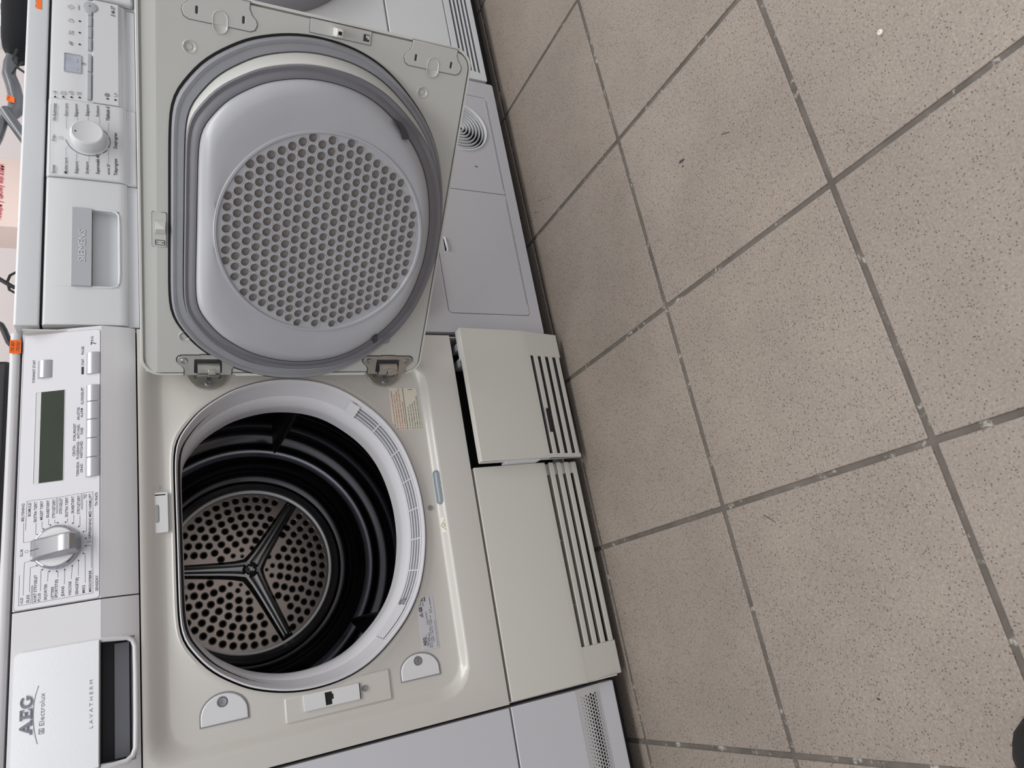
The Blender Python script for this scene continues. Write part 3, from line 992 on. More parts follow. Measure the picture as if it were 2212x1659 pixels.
# rating plate, lower left
lb = MB().plate(rrect(.0985, .1722, .3195, .3452, .0005, 1), [], -.0005, .0, XZ(YR))
rp = obj('rating_label', lb, 'label_g', AEG, smooth=0)
tm = MB()
PR = lambda u, v: (u, YR - .0008, v)


def rt(s, x0, x1, z, cap, bold=0.0):
    text_mesh(s, x0, x1, cap, lambda u, v: PR(u, z + v), tm, bold=bold)


rt('AEG', .1045, .1160, .3388, .0042, .02)
strip(tm, [(.1030, .3365), (.1090, .3378), (.1190, .3372)], .0005, PR)
rt('Electrolux', .1052, .1150, .3345, .0016, .01)
rt('Mod. TN95470', .1010, .1215, .3320, .0019)
rt('Type P502967', .1330, .1520, .3322, .0019)
rt('Prod. No. 916 096 373 01', .1010, .1400, .3292, .0019)
rt('230V ~50 Hz 1350 W  6 A', .1080, .1540, .3262, .0019)
rt('Ser. No. 50639035', .1490, .1712, .3238, .0020)
rt('Electrolux Home Products, Nürnberg Germany', .1010, .1380, .3212, .0013)
rt('CE', .1605, .1662, .3392, .0038)
strip(tm, [(.1445, .3385), (.1505, .3385), (.1475, .3432), (.1445, .3385)], .0005, PR)
disc2(tm, (.1475, .3402), .0011, PR, 10, .0006)
rt('GS', .1518, .1590, .3385, .0045, .04)
for a, b in (((.1668, .3345), (.1712, .3395)), ((.1668, .3395), (.1712, .3345)), ((.1675, .3350), (.1672, .3385)), ((.1703, .3350), (.1707, .3385)), ((.1670, .3385), (.1710, .3385))):
    strip(tm, [a, b], .0005, PR)
strip(tm, [(.1668, .3325), (.1712, .3325)], .0014, PR)
rt('IPX4', .1600, .1650, .3352, .0018)
obj('rating_print', tm, 'print', rp, smooth=0)['kind'] = 'stuff'

# body-side hinge leaves (half discs on the right)
for zc in (.6150, .3520):
    P = [(.533, zc - .0262), (.533, zc + .0262)]
    for k in range(17):
        a = pi / 2 + pi * k / 16
        P.append((.5285 + .0215 * cos(a), zc + .0262 * sin(a)))
    mb = MB().plate(P, [rrect(.5238, .5330, zc - .0180, zc - .0145, .0006, 2), rrect(.5238, .5330, zc + .0145, zc + .0180, .0006, 2)], -.0040, -.0015, XZ(YR))
    lo = obj('hinge_leaf', mb, 'zinc', AEG, smooth=30, bevel=.0004)
    screw(lo, (.5157, YR - .0040, zc - .0007), (0, -1, 0), .0048, .0028)
    tb2 = MB()
    pth = [(.5215, YR - .004), (.5245, YR - .0115), (.5275, YR - .0205), (.5330, YR - .0255), (.5400, YR - .0275)]
    tb2.rings([[(x, y, zc + s * .0142) for s in (-1, 1)] + [(x + .0012, y + .0012, zc + s * .0142) for s in (1, -1)] for x, y in pth], True, True, True)
    obj('hinge_tongue', tb2, 'zinc_d', lo, smooth=50)

# plinth with louvre slats
KZ = .1000


def PY(z):                                        # face depth of the closed plinth
    return 0.0 if z > KZ else .012 * (KZ - z) / .085


pls = MB()
pls.rings([[(x, y, z) for y, z in ((.0, .2235), (.0, KZ), (PY(.0875), .0875), (.030, .0875), (.030, .2235))] for x in (.004, .3595)], True, True, True)
pls.rings([[(x, y, z) for y, z in ((PY(.0875), .0875), (PY(.015), .015), (.030, .015), (.030, .0875))] for x in (.004, .0553)], True, True, True)
plinth = obj('plinth', pls, 'cream_plastic', AEG, smooth=20, bevel=.001)
obj('slot_shade', MB().box(.0553, .3595, .0285, .0300, .015, .0875), 'black', plinth, smooth=0)  # black plate in place of the shade between the slats
SLOTS = [.0865, .0695, .0525, .0355]
for zt in SLOTS:
    z1, z0 = zt - .0072, zt - .0170
    z0 = max(z0, .0165)
    obj('slat', MB().rings([[(x, y, z) for y, z in ((PY(z1) - .0004, z1), (PY(z0) - .0004, z0), (.022, z0 - .001), (.022, z1 - .004))] for x in (.0553, .3590)], True, True, True), 'cream_plastic', plinth, smooth=20, bevel=.0008)
for k, xx in enumerate((.120, .225)):
    obj('slat_bridge', MB().box(xx, xx + .0012, .010, .022, .080, .0865), 'cream_plastic', plinth, smooth=0)
obj('flap_catch', MB().box(.3395, .3585, .013, .020, .020, .085), 'cream_plastic', plinth, smooth=0)

# service flap, left ajar: bottom pulled forward, top leaning out
def FL(x, y, z):
    return (x, y - .0190 - .050 * (z - .02), z + .0005)


fp = MB()
fp.rings([[FL(x, y, z) for y, z in ((.0, .2205), (.0, KZ), (PY(.0875), .0875), (.008, .0875), (.0045, KZ), (.0045, .2175), (.0140, .2175), (.0140, .2205))] for x in (.3625, .5975)], True, True, True)
for xa, xb in ((.3625, .3700), (.5515, .5975)):
    fp.rings([[FL(x, y, z) for y, z in ((PY(.0875), .0875), (PY(.015), .015), (.016, .015), (.008, .0875))] for x in (xa, xb)], True, True, True)
flap = obj('service_flap', fp, 'cream_plastic', AEG, smooth=20, bevel=.001)
for xa in (.3625, .5955):
    obj('flap_side', MB().rings([[FL(x, y, z) for y, z in ((.002, .2175), (.002, KZ), (PY(.016) + .002, .016), (.018, .016), (.018, .2175))] for x in (xa, xa + .002)], True, True, True), 'white_pl', flap, smooth=0)
obj('flap_lip', MB().rings([[FL(x, y, z) for y, z in ((.0140, .2205), (.0225, .2190), (.0225, .2170), (.0140, .2175))] for x in (.545, .5975)], True, True, True), 'white_pl', flap, smooth=20)
for q, zt in enumerate(SLOTS):
    z1, z0 = zt - .0072, max(zt - .0170, .0165)
    segs = [(.3680, .5520)]
    if q == 0:
        segs = [(.3680, .4080), (.4520, .5520)]   # this slat is broken out in the middle
    for xa, xb in segs:
        obj('slat', MB().rings([[FL(x, y, z) for y, z in ((PY(z1) - .0004, z1), (PY(z0) - .0004, z0), (.016, z0 - .001), (.016, z1 - .004))] for x in (xa, xb)], True, True, True), 'cream_plastic', flap, smooth=20, bevel=.0008)
    if q == 0:
        obj('slat', MB().rings([[FL(x, y, z) for y, z in ((PY(z1) - .0004, z1), (PY(z1 - .003) - .0004, z1 - .003), (.016, z0 - .001), (.016, z1 - .004))] for x in (.4080, .4520)], True, True, True), 'cream_plastic', flap, smooth=20)
obj('flap_back', MB().box(.3660, .5540, .0150, .0165, .017, .088, FL), 'dgrey', flap, smooth=0)
# black sheets stand in for the shade behind the flap
obj('bay_shade_back', MB().box(.362, .592, .060, .064, .036, .2250), 'black', AEG, smooth=0)
obj('bay_shade_top', MB().box(.362, .592, .006, .060, .2250, .2262), 'black', AEG, smooth=0)
for xx, ww in ((.566, .012), (.536, .014)):
    obj('flap_latch', MB().box(xx, xx + ww, -.006, .02, .2060, .2200), 'mgrey', AEG, smooth=0, bevel=.001)
obj('catch_strip', MB().box(.3600, .3640, -.016, .004, .105, .1700), 'white_pl', AEG, smooth=0, bevel=.001)

# ---------------------------------------------------------------- the open door
DA = Vector((.5229, -.0200, 0))
DTH = radians(-48.58)
DD = Vector((cos(DTH), sin(DTH), 0))
DN = Vector((sin(DTH), -cos(DTH), 0))


def DP(s, z, h):                                  # door-local: s from the hinge, h out of the inner face
    return DA + DD * s + DN * h + Vector((0, 0, z))


def DW(u, v, w_):
    return DP(u, v, w_)


sh = MB()
lo = []
for ins, h in ((.010, -.034), (.003, -.0325), (0, -.029), (0, -.0035), (.0006, -.0012), (.0030, -.0012), (.0033, -.007), (.0070, -.007)):
    lo.append([DP(s, z, h) for s, z in rrect(-.0062 + ins, .4785 - ins, .2998 + ins, .7002 - ins, .024, 8)])
sh.rings(lo, True, True, False)
door = obj('door', sh, 'door_white', AEG, smooth=50)
# inner liner with openings
T1 = [(.4762, .6500), (.4649, .6433), (.4590, .6505), (.4540, .6528), (.4485, .6515), (.4452, .6471), (.4453, .6236), (.4455, .5825), (.4480, .5770), (.4533, .5752), (.4587, .5772), (.4640, .5825), (.4700, .5838), (.4762, .5838)]


def tongue(zc):
    P = [(.4762, zc + .0310), (.4690, zc + .0308), (.4630, zc + .0335), (.4580, zc + .0388), (.4535, zc + .0398), (.4480, zc + .0375), (.4456, zc + .0325), (.4456, zc - .0325), (.4480, zc - .0375), (.4535, zc - .0398), (.4580, zc - .0388), (.4630, zc - .0335), (.4690, zc - .0308), (.4762, zc - .0310)]
    return P


ZT1, ZT2 = .6142, .3548


def thumb(zc):
    return stadium((.4490, zc), .0250, .0083, True, 8)


body_hole = [stadium((.4560, z), .0205, .0040, False, 6) for z in (ZT1, ZT2)]
lin = MB()
gr = dshape(.2222, .2335, .3040, .6660)
OUT = rrect(-.0010, .4732, .3052, .6800, (.020, .020, .001, .001), 6)
lin.plate(OUT, [circ((.0540, .6469), .0062, 16), circ((.4168, .6454), .0062, 16), circ((.4160, .3634), .0062, 16), circ((.0540, .3640), .0062, 16)], .0, -.0022, DW)
lin.rings([[DP(s, z, h) for z, h in ((.6800, .0), (.6945, -.0035), (.6945, -.006), (.6800, -.0022))] for s in (-.0008, .4730)], True, True, True)
obj('door_liner', lin, 'door_enamel', door, smooth=30)
for s, z in ((.0540, .6469), (.4168, .6454), (.4160, .3634), (.0540, .3640)):
    obj('liner_dimple', MB().lathe(DP(s, z, 0), DN, [(.0078, .0), (.0070, .0008), (.0058, -.0010), (.0034, -.0022), (.0030, -.0012), (.0018, -.0009), (.0001, -.0016)], 18), 'door_enamel', door, smooth=50)
for zc in (ZT1, ZT2):
    P = tongue(zc)
    bl = MB().plate(P, [stadium((.4562, zc + .0247), .0085, .0014, True, 4), stadium((.4562, zc - .0247), .0085, .0014, True, 4)], .0012, -.001, DW)
    bo = obj('hinge_cover', bl, 'door_enamel', door, smooth=30, bevel=.0006)
    gp = MB()
    Q = [((p[0] - .460) * 1.05 + .4598, (p[1] - zc) * 1.022 + zc) for p in P]
    gp.plate(Q, [], .00035, -.001, DW)
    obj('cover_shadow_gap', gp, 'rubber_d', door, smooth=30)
    for dz in (.0247, -.0247):
        obj('cover_slot', MB().plate(rrect(.4518, .4606, zc + dz - .0016, zc + dz + .0016, .0002, 1), [], .0008, -.001, DW), 'dgrey', door, smooth=0)
    lo = []
    for k_, h in ((1.0, .0013), (.94, .0022), (.84, .0014), (.78, .0009), (.05, .0009)):
        lo.append([DP(s, z, h) for s, z in stadium((.4487, zc), .0255 * k_, .0084 * k_, True, 8)])
    obj('thumb_dish', MB().rings(lo), 'door_enamel', door, smooth=50)
# lock keeper on the free edge
kp = MB().plate(rrect(.4590, .4740, .4402, .5146, .0006, 2), [], .0014, -.001, DW)
kpo = obj('keeper_plate', kp, 'door_enamel', door, smooth=30, bevel=.0004)
obj('keeper_shadow_gap', MB().plate(rrect(.4582, .4748, .4394, .5154, .0006, 2), [], .0004, -.001, DW), 'rubber_d', door, smooth=30)
hk = MB()
hk.rings([[DP(s, z, h) for s, h in ((.4600, .001), (.4600, .0200), (.4625, .0225), (.4675, .0225), (.4700, .0200), (.4700, .001))] for z in (.4795, .4878)], True, True, True)
obj('lock_hook', hk, 'door_white', door, smooth=30, bevel=.001)
obj('hook_eye', MB().plate(rrect(.4630, .4670, .4815, .4858, .0004, 2), [], .0228, .02, DW), 'black', door, smooth=0)
obj('keeper_window', MB().plate([(.4620, .4425), (.4700, .4425), (.4700, .4500), (.4620, .4500)], [], .0017, .0, DW), 'dgrey', door, smooth=0)
obj('keeper_spring', MB().plate([(.4645, .4425), (.4690, .4425), (.4690, .4470), (.4660, .4470), (.4660, .4450), (.4645, .4450)], [], .0022, .0, DW), 'door_enamel', door, smooth=0)
# keeper on the top edge
def DTOP(u, v, w_):                               # follows the chamfer above z = .68
    return DP(u, v, w_ - (max(0, v - .6800)) * .24)


obj('top_keeper_gap', MB().plate(rrect(.1772, .2224, .6686, .6856, .0016, 3), [], .0004, -.001, DTOP), 'rubber_d', door, smooth=30)
obj('top_keeper', MB().plate(rrect(.1779, .2217, .6693, .6849, .0014, 3), [], .0014, -.001, DTOP), 'door_enamel', door, smooth=30, bevel=.0004)
pyr = MB()
pyr.add([DTOP(.2112, .6822, .0014), DTOP(.2112, .6702, .0014), DTOP(.1940, .6702, .0014), DTOP(.1940, .6822, .0014), DTOP(.2040, .6712, .0110), DTOP(.2030, .6812, .0090)], [(0, 1, 4), (1, 2, 4), (0, 4, 5), (2, 3, 5), (2, 5, 4), (0, 5, 3)])
obj('keeper_wedge', pyr, 'door_enamel', door, smooth=0)
obj('keeper_window', MB().plate(rrect(.1803, .1868, .6708, .6818, .0004, 1), [], .0017, .0, DTOP), 'dgrey', door, smooth=0)
obj('keeper_spring', MB().plate([(.1812, .6716), (.1832, .6716), (.1832, .6750), (.1842, .6750), (.1842, .6716), (.1862, .6716), (.1862, .6808), (.1842, .6808), (.1842, .6780), (.1832, .6780), (.1832, .6808), (.1812, .6808)], [], .0021, .0, DTOP), 'door_enamel', door, smooth=0)


def DL(dx, zb, zt, h, c=.2222):
    return [DP(s, z, h) for s, z in dshape(c, dx, zb, zt)]


obj('outer_gasket_gap', MB().rings([DL(.2345, .3050, .6672, .0006), DL(.2290, .3070, .6630, .0006)]), 'black', door)
obj('outer_gasket', MB().rings([DL(.2318, .3062, .6642, .0004), DL(.2312, .3065, .6638, .0060), DL(.2290, .3080, .6618, .0088), DL(.2262, .3095, .6595, .0080), DL(.2245, .3105, .6580, .0062), DL(.2190, .3120, .6540, .0072), DL(.2165, .3135, .6505, .0070), DL(.2160, .3140, .6495, .0010)]), 'rubber', door, smooth=50)
obj('bowl_wall', MB().rings([DL(.2152, .3140, .6490, .0004), DL(.2146, .3146, .6488, .010), DL(.2050, .3215, .6470, .0300), DL(.1990, .3265, .6430, .0300)]), 'door_white', door, smooth=50)
obj('bowl_gasket', MB().rings([DL(.1985, .3235, .6450, .0270), DL(.2035, .3180, .6500, .0280), DL(.2040, .3172, .6503, .0310), DL(.2020, .3195, .6490, .0335), DL(.1975, .3250, .6455, .0325), DL(.1955, .3275, .6435, .0345), DL(.1915, .3330, .6400, .0370), DL(.1890, .3365, .6375, .0370), DL(.1885, .3370, .6370, .0330)]), 'rubber_d', door, smooth=50)
DCZ, DR = (.2225, .4855), .1325
cl = [DP(DCZ[0] + DR * cos(2 * pi * k / NA), DCZ[1] + DR * sin(2 * pi * k / NA), .0500) for k in range(NA)]


def dmix(f, h):
    a = dshape(.2222, .1720, .3520, .6200)
    return [DP(p[0] * (1 - f) + (DCZ[0] + DR * cos(2 * pi * k / NA)) * f, p[1] * (1 - f) + (DCZ[1] + DR * sin(2 * pi * k / NA)) * f, h) for k, p in enumerate(a)]


def dcirc(r, h):
    return [DP(DCZ[0] + r * cos(2 * pi * k / NA), DCZ[1] + r * sin(2 * pi * k / NA), h) for k in range(NA)]


obj('bowl', MB().rings([DL(.1885, .3370, .6370, .0320), DL(.1880, .3374, .6365, .0370), DL(.1850, .3400, .6335, .0425), DL(.1795, .3450, .6280, .0475), DL(.1720, .3520, .6200, .0500), dmix(.5, .0503), dcirc(.1345, .0500), dcirc(.1335, .0515), dcirc(.1310, .0515), dcirc(.1302, .0500), dcirc(.1295, .0490)]), 'bowl', door, smooth=40)
PT = .01365
hs_ = []
for r_ in range(-13, 14):
    for c_ in range(-12, 13):
        s = DCZ[0] + (c_ + .5 * (r_ % 2)) * PT
        z = DCZ[1] + .0008 + r_ * PT * sin(pi / 3)
        if hypot(s - DCZ[0], z - DCZ[1]) < .1262:
            hs_.append((s, z))
sp = MB().plate(circ(DCZ, .1305, 96), [circ(c, .00545, 14) for c in hs_], .0492, .0470, DW)
obj('lint_screen', sp, 'bowl', door, smooth=30)
col_ = MB()
for c in hs_:
    col_.lathe(DP(c[0], c[1], .0492), DN, [(.0062, -.0001), (.0059, .0008), (.0054, .0006), (.0053, -.0040)], 14)
oc = obj('screen_hole_rims', col_, 'bowl', door, smooth=60)
oc['kind'] = 'stuff'
obj('lint_mesh', MB().rings([dcirc(.1300, .0450), dcirc(.0005, .0450)]), 'screen_mesh', door)
for P in ([(.3600, .3985), (.3725, .4020), (.3818, .4105), (.3790, .4015), (.3690, .3930), (.3610, .3895)], [(.0700, .3990), (.0800, .4010), (.0830, .3950), (.0745, .3940)]):
    obj('screen_notch', MB().plate(P, [], .0508, .040, DW), 'dgrey', door, smooth=0)
# hinge leaves on the door
for zc, off in ((.6160, 0), (.3560, 0)):
    P = []
    for s, z in ((-.0045, -.0305), (.0045, -.0305), (.0085, -.0330), (.0125, -.0372), (.0160, -.0398), (.0200, -.0400), (.0236, -.0382), (.0256, -.0345), (.0258, -.030), (.0258, -.012), (.0266, -.010), (.0266, .010), (.0258, .012), (.0258, .030), (.0256, .0345), (.0236, .0382), (.0200, .0400), (.0160, .0398), (.0125, .0372), (.0085, .0330), (.0045, .0305), (-.0045, .0305)):
        P.append((s, zc + z))
    hp = MB().plate(P, [rrect(-.0012, .0200, zc - .0182, zc + .0182, .0012, 3)], .0022, .0, DW)
    ho = obj('door_hinge', hp, 'zinc', door, smooth=30, bevel=.0004)
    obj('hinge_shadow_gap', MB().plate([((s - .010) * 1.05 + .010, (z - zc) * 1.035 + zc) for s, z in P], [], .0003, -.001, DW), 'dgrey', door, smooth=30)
    obj('hinge_window', MB().plate(rrect(-.0012, .0200, zc - .0182, zc + .0182, .0012, 3), [], .0004, -.001, DW), 'dgrey', door, smooth=0)
    kn = MB()
    pth = [(.0145, .0030), (.0110, .0085), (.0050, .0105), (-.0020, .0085), (-.0065, .0030), (-.0080, -.004)]
    kn.rings([[DP(s, zc + q * .0145, h) for q in (-1, 1)] + [DP(s, zc + q * .0145, h - .0014) for q in (1, -1)] for s, h in pth], True, True, True)
    obj('hinge_knuckle', kn, 'zinc', door, smooth=50)
    obj('hinge_tab', MB().rings([[DP(a, zc + q, h) for q in (-.0085, .0010)] + [DP(a, zc + q, h - .002) for q in (.0010, -.0085)] for a, h in ((.0085, .0100), (.0060, .0128), (.0010, .0132), (-.0035, .0105), (-.0050, .0070))], True, True, True), 'zinc', door, smooth=40, bevel=.0006)
    obj('hinge_wall', MB().box(0, .0190, .0004, .0060, zc - .0182, zc - .0170, lambda a, b, c: DP(a, c, b)), 'zinc', door, smooth=0)
    for dz in (.0312, -.0312):
        screw(door, DP(.0177, zc + dz, .0022), DN, .0047, .0026)
obj('hinge_edge_bar', MB().box(-.0072, -.0030, -.004, .0008, .3900, .5800, lambda a, b, c: DP(a, c, b)), 'door_white', door, smooth=0, bevel=.0008)

# ================================================================== THE DRYER BEHIND THE DOOR
SX0, SX1 = .6010, 1.1800
SIE = thing('tumble_dryer', (.89, .3, 0), 'cool white dryer with round dial and small display, half hidden by open door', 'tumble dryer')
cs = MB().box(SX0 + .003, SX1 - .003, .012, .580, .035, .800)
obj('casing', cs, 'sie', SIE, smooth=0, bevel=.002)
for fx in (.65, 1.13):
    for fy in (.08, .52):
        obj('foot', MB().lathe((fx, fy, 0), (0, 0, 1), [(.018, 0), (.018, .012), (.009, .014), (.009, .036)], 14, True, True), 'blackp', SIE)
prof = [(.0110, .8200), (.0065, .8206), (.0058, .8230), (.0058, .8462), (.0080, .8485), (.590, .8488), (.590, .8200)]
obj('worktop', MB().rings([[(x, y, z) for y, z in prof] for x in (SX0, SX1)], True, True, True), 'sie', SIE, smooth=40, bevel=.0012)
obj('worktop_gap', MB().box(SX0 + .004, SX1 - .004, .012, .57, .8000, .8205), 'black', SIE, smooth=0)
# fascia sections: drawer, dial panel, display panel
SF = [(.060, .8165), (.0060, .8165), (.0030, .8150), (.0015, .8120), (.0, .780), (.0, .7260), (.0006, .7185), (.0028, .7150), (.0068, .7138), (.0072, .7010), (.060, .7010)]


def sfas(x0, x1, dy, name, m, bev=.0012):
    return obj(name, MB().rings([[(x, y + dy, z) for y, z in SF] for x in (x0, x1)], True, True, True), m, SIE, smooth=35, bevel=bev)


sd = MB()
for x0, x1 in ((SX0, .6588), (.7850, .8340)):
    sd.rings([[(x, y, z) for y, z in SF] for x in (x0, x1)], True, True, True)
SM = [(.060, .8165), (.0060, .8165), (.0030, .8150), (.0015, .8120), (.0, .7835), (.0, .7600), (.030, .7600), (.034, .7400), (.022, .7300), (.0040, .7262), (.0, .7245), (.0006, .7185), (.0028, .7150), (.0068, .7138), (.0072, .7010), (.060, .7010)]
sd.rings([[(x, y, z) for y, z in SM] for x in (.6588, .7850)], True, False, False)
sdo = obj('water_drawer', sd, 'sie_f', SIE, smooth=35)
obj('pull_cavity_shade', MB().box(.6600, .7840, .0270, .0278, .7530, .7600), 'blackp', sdo, smooth=0)  # black and grey sheets put the cavity's shade gradient into colour
obj('pull_back', MB().box(.6596, .7842, .0250, .0282, .7315, .7535), 'mgrey', sdo, smooth=0)
obj('pull_cavity_shade', MB().box(.6600, .7840, .0020, .0290, .7590, .7598), 'blackp', sdo, smooth=0)
tr = [(.7852, .7590), (.7852, .735), (.7835, .7290), (.7780, .7255), (.76, .7248), (.68, .7248), (.6665, .7255), (.6605, .7290), (.6588, .735), (.6588, .7590)]
obj('pull_rim', MB().tube([(x, .0002, z) for x, z in tr], .0016, 8), 'sie', sdo, smooth=60)
obj('name_bar', MB().plate(rrect(.6590, .7848, .7592, .7836, .0004, 1), [], -.0035, .001, XZ(0)), 'sie_btn', sdo, smooth=30, bevel=.0005)
tm = MB()
text_mesh('SIEMENS', .6966, .7478, .0086, lambda u, v: (u, -.0040, .7670 + v), tm)
obj('embossed_letters', tm, 'sie', sdo, smooth=0)
tm = MB()
text_mesh('SIEMENS', .6971, .7483, .0086, lambda u, v: (u, -.0037, .7662 + v), tm)
obj('letter_shade_edges', tm, 'print_lt', sdo, smooth=0)  # shaded lower edges of the letters drawn as an offset grey copy
dial_p = sfas(.8355, .9735, -.0035, 'dial_panel', 'sie_f', .002)
disp_p = sfas(.9750, SX1, .0, 'display_panel', 'sie_f')
obj('panel_ledge', MB().rings([[(x, y, z) for y, z in ((-.0002, .7606), (-.0030, .7590), (-.0030, .7250), (.001, .7200), (.004, .76))] for x in (.9752, SX1 - .001)], True, True, True), 'sie_f', disp_p, smooth=30)
for a, b in ((.9790, 1.0305), (1.0322, 1.0665), (1.0750, 1.0978), (1.0994, 1.1210), (1.1226, 1.1440), (1.1455, 1.1525)):
    obj('button', MB().box(a, b, -.0042, .001, .7612, .7668), 'sie_btn', SIE, smooth=0, bevel=.0008)
obj('start_button', MB().rings([[(1.1623 + r * 1.05 * cos(2 * pi * k / 28), -h, .7638 + r * sin(2 * pi * k / 28)) for k in range(28)] for r, h in ((.0105, -.001), (.0105, .0030), (.0098, .0042), (.006, .0052), (.0017, .0054), (.0017, .0040), (.0001, .0040))]), 'sie_btn', SIE, smooth=40)
dso = obj('display', MB().plate(rrect(1.0283, 1.0628, .7757, .7974, .0008, 2), [], -.0004, .001, XZ(0)), 'lcd_s', SIE)
obj('display_frame', MB().plate(rrect(1.0277, 1.0634, .7751, .7980, .0012, 2), [rrect(1.0287, 1.0624, .7761, .7970, .0006, 2)], -.0013, .001, XZ(0)), 'sie_btn', dso, smooth=30)
tm = MB()
text_mesh('h:min', 1.0480, 1.0560, .0018, lambda u, v: (u, -.0006, .7790 + v), tm)
strip(tm, [(1.0340, .7795), (1.0375, .7795)], .0006, lambda u, v: (u, -.0006, v))
obj('display_print', tm, 'print_lt', dso, smooth=0)
# dial
SK = (.9040, .7648)
kb = MB().lathe((SK[0], -.0035, SK[1]), (0, -1, 0), [(.0238, 0), (.0236, .004), (.0226, .0150), (.0215, .0180), (.0195, .0190), (.0185, .0186), (.0001, .0186)], 48)
sk = obj('dial', kb, 'sie_f', SIE, smooth=30)
obj('dial_dot', MB().lathe((SK[0] - .0015, -.0223, SK[1] + .0150), (0, -1, 0), [(.0013, 0), (.0001, .0001)], 12), 'print', sk)
ST = [('Vit-/kulörtvätt', 0.9322, 0.9643, 0.8057, 0.0044, 1), ('Extra torrt', 0.9447, 0.9674, 0.7913, 0.0043, 0), ('Skåptorrt+', 0.9451, 0.9691, 0.7785, 0.0043, 0), ('Skåptorrt', 0.9491, 0.9711, 0.7641, 0.0044, 0), ('Stryktorrt', 0.9508, 0.9717, 0.7507, 0.0045, 0), ("Yllefinish 6'", 0.9458, 0.9731, 0.737, 0.0048, 1), ('Från', 0.8968, 0.9072, 0.8059, 0.0042, 0), ('Syntet', 0.8402, 0.8547, 0.8052, 0.004, 1), ('Mycket torrt', 0.8421, 0.87, 0.7904, 0.0041, 0), ('Skåptorrt', 0.8439, 0.8654, 0.7771, 0.0041, 0), ('Stryktorrt', 0.8454, 0.8671, 0.7639, 0.0042, 0), ("Supersnabb 40'", 0.8471, 0.8823, 0.7504, 0.0043, 1), ("varmt 20'", 0.8479, 0.8673, 0.7368, 0.0038, 0), ('Tidsprogram', 0.8483, 0.878, 0.7271, 0.0044, 1), ('Dunprogram', 0.8965, 0.9252, 0.7272, 0.0045, 1), ('E 46-37', 1.1531, 1.1743, 0.7292, 0.0057, 1), ('start', 1.1546, 1.1646, 0.7783, 0.0030, 0)]
SLINE = [[(0.8897, 0.7904), (0.8873, 0.7926), (0.8718, 0.7923)], [(0.8805, 0.7778), (0.8787, 0.7792), (0.8667, 0.7791)], [(0.8776, 0.7636), (0.8682, 0.7635)], [(0.9443, 0.793), (0.922, 0.7926), (0.9217, 0.7909)], [(0.9498, 0.7502), (0.9377, 0.7502)], [(0.9433, 0.7386), (0.9247, 0.7386)], [(0.901, 0.7386), (0.8691, 0.7386)], [(0.9618, 0.8125), (0.8392, 0.8114)], [(.9443, .7790), (.930, .7788)], [(.9480, .7650), (.932, .7650)]]


def SPn(u, v):
    return (u, -.0040, v)


def SPd(u, v):
    return (u, -.0006 if v > .7612 else -.0036, v)


tb_, tl_ = MB(), MB()
te_ = MB()
for s, x0, x1, zb, cap, bd in ST:
    if x0 > .975:
        text_mesh(s, x0, x1, cap, lambda u, v, zb=zb: SPd(u, zb + v), te_, bold=.006 * bd, shear=.2 if s[0] == 'E' else 0)
    else:
        text_mesh(s, x0 - .0025, x1 - .0025, cap, lambda u, v, zb=zb: SPn(u, zb + v), tb_, bold=.004 + .008 * bd)
for ln in SLINE:
    strip(tl_, [(a - .0025, b) for a, b in ln], .0003, SPn)
disc2(tl_, (.9010, .7987), .0026, SPn, 16, .0022)
for a0, a1 in ((100, 215), (222, 240), (248, 290), (296, 330)):
    strip(tl_, [(SK[0] + .0285 * cos(radians(a0 + (a1 - a0) * k / 14)), SK[1] + .0285 * sin(radians(a0 + (a1 - a0) * k / 14))) for k in range(15)], .0008, SPn)
for d in [(0.9764, 0.808), (0.9785, 0.7977), (0.9804, 0.7872), (0.9821, 0.7766), (1.085, 0.7776), (1.1086, 0.7778), (1.1319, 0.778), (0.9853, 0.7396), (0.9854, 0.729)]:
    disc2(te_, d, .0016, SPd, 12)


def icon(segs, c, s):
    for a, b in segs:
        strip(te_, [(c[0] + a[0] * s, c[1] + a[1] * s), (c[0] + b[0] * s, c[1] + b[1] * s)], .00045, SPd)


icon([((-1, 0), (0, 1)), ((0, 1), (1, 0)), ((1, 0), (0, -1)), ((0, -1), (-1, 0)), ((0, -.4), (0, .4))], (1.1573, .7899), .0048)
icon([((-.6, -.9), (-.6, .9)), ((-.6, .9), (.2, .9)), ((.2, .9), (.6, .5)), ((.6, .5), (.6, -.5)), ((.6, -.5), (.2, -.9)), ((.2, -.9), (-.6, -.9)), ((1, -.6), (1, .6))], (1.1295, .7894), .0036)
icon([((-.9, -.7), (.9, -.7)), ((.9, -.7), (.9, .7)), ((.9, .7), (-.5, .7)), ((-.5, .7), (-.9, -.7)), ((-1, 1), (1, -1))], (1.1053, .7891), .0036)
icon([((-1, -.8), (-.4, .8)), ((-.5, -.9), (.1, .8)), ((0, -.9), (.6, .8)), ((.5, -.8), (1, .6)), ((-1, -.2), (1, .2))], (1.0842, .7893), .0036)
disc2(te_, (1.0480, .7717), .0026, SPd, 16, .0021)
icon([((0, 0), (0, .7)), ((0, 0), (.5, 0))], (1.0480, .7717), .0024)
icon([((-1, 0), (1, 0)), ((.2, .8), (1, 0)), ((.2, -.8), (1, 0)), ((1, -1), (1, 1))], (.9834, .8082), .0032)
icon([((-1, -1), (1, -1)), ((1, -1), (1, 1)), ((1, 1), (-1, 1)), ((-1, 1), (-1, -1)), ((0, -1), (0, 1))], (.9858, .7973), .0030)
icon([((-1, -.8), (1, -.8)), ((1, -.8), (.8, .8)), ((.8, .8), (-.3, .8)), ((-1, -.8), (-.6, .1)), ((-.6, .1), (.85, .1))], (.9880, .7877), .0032)
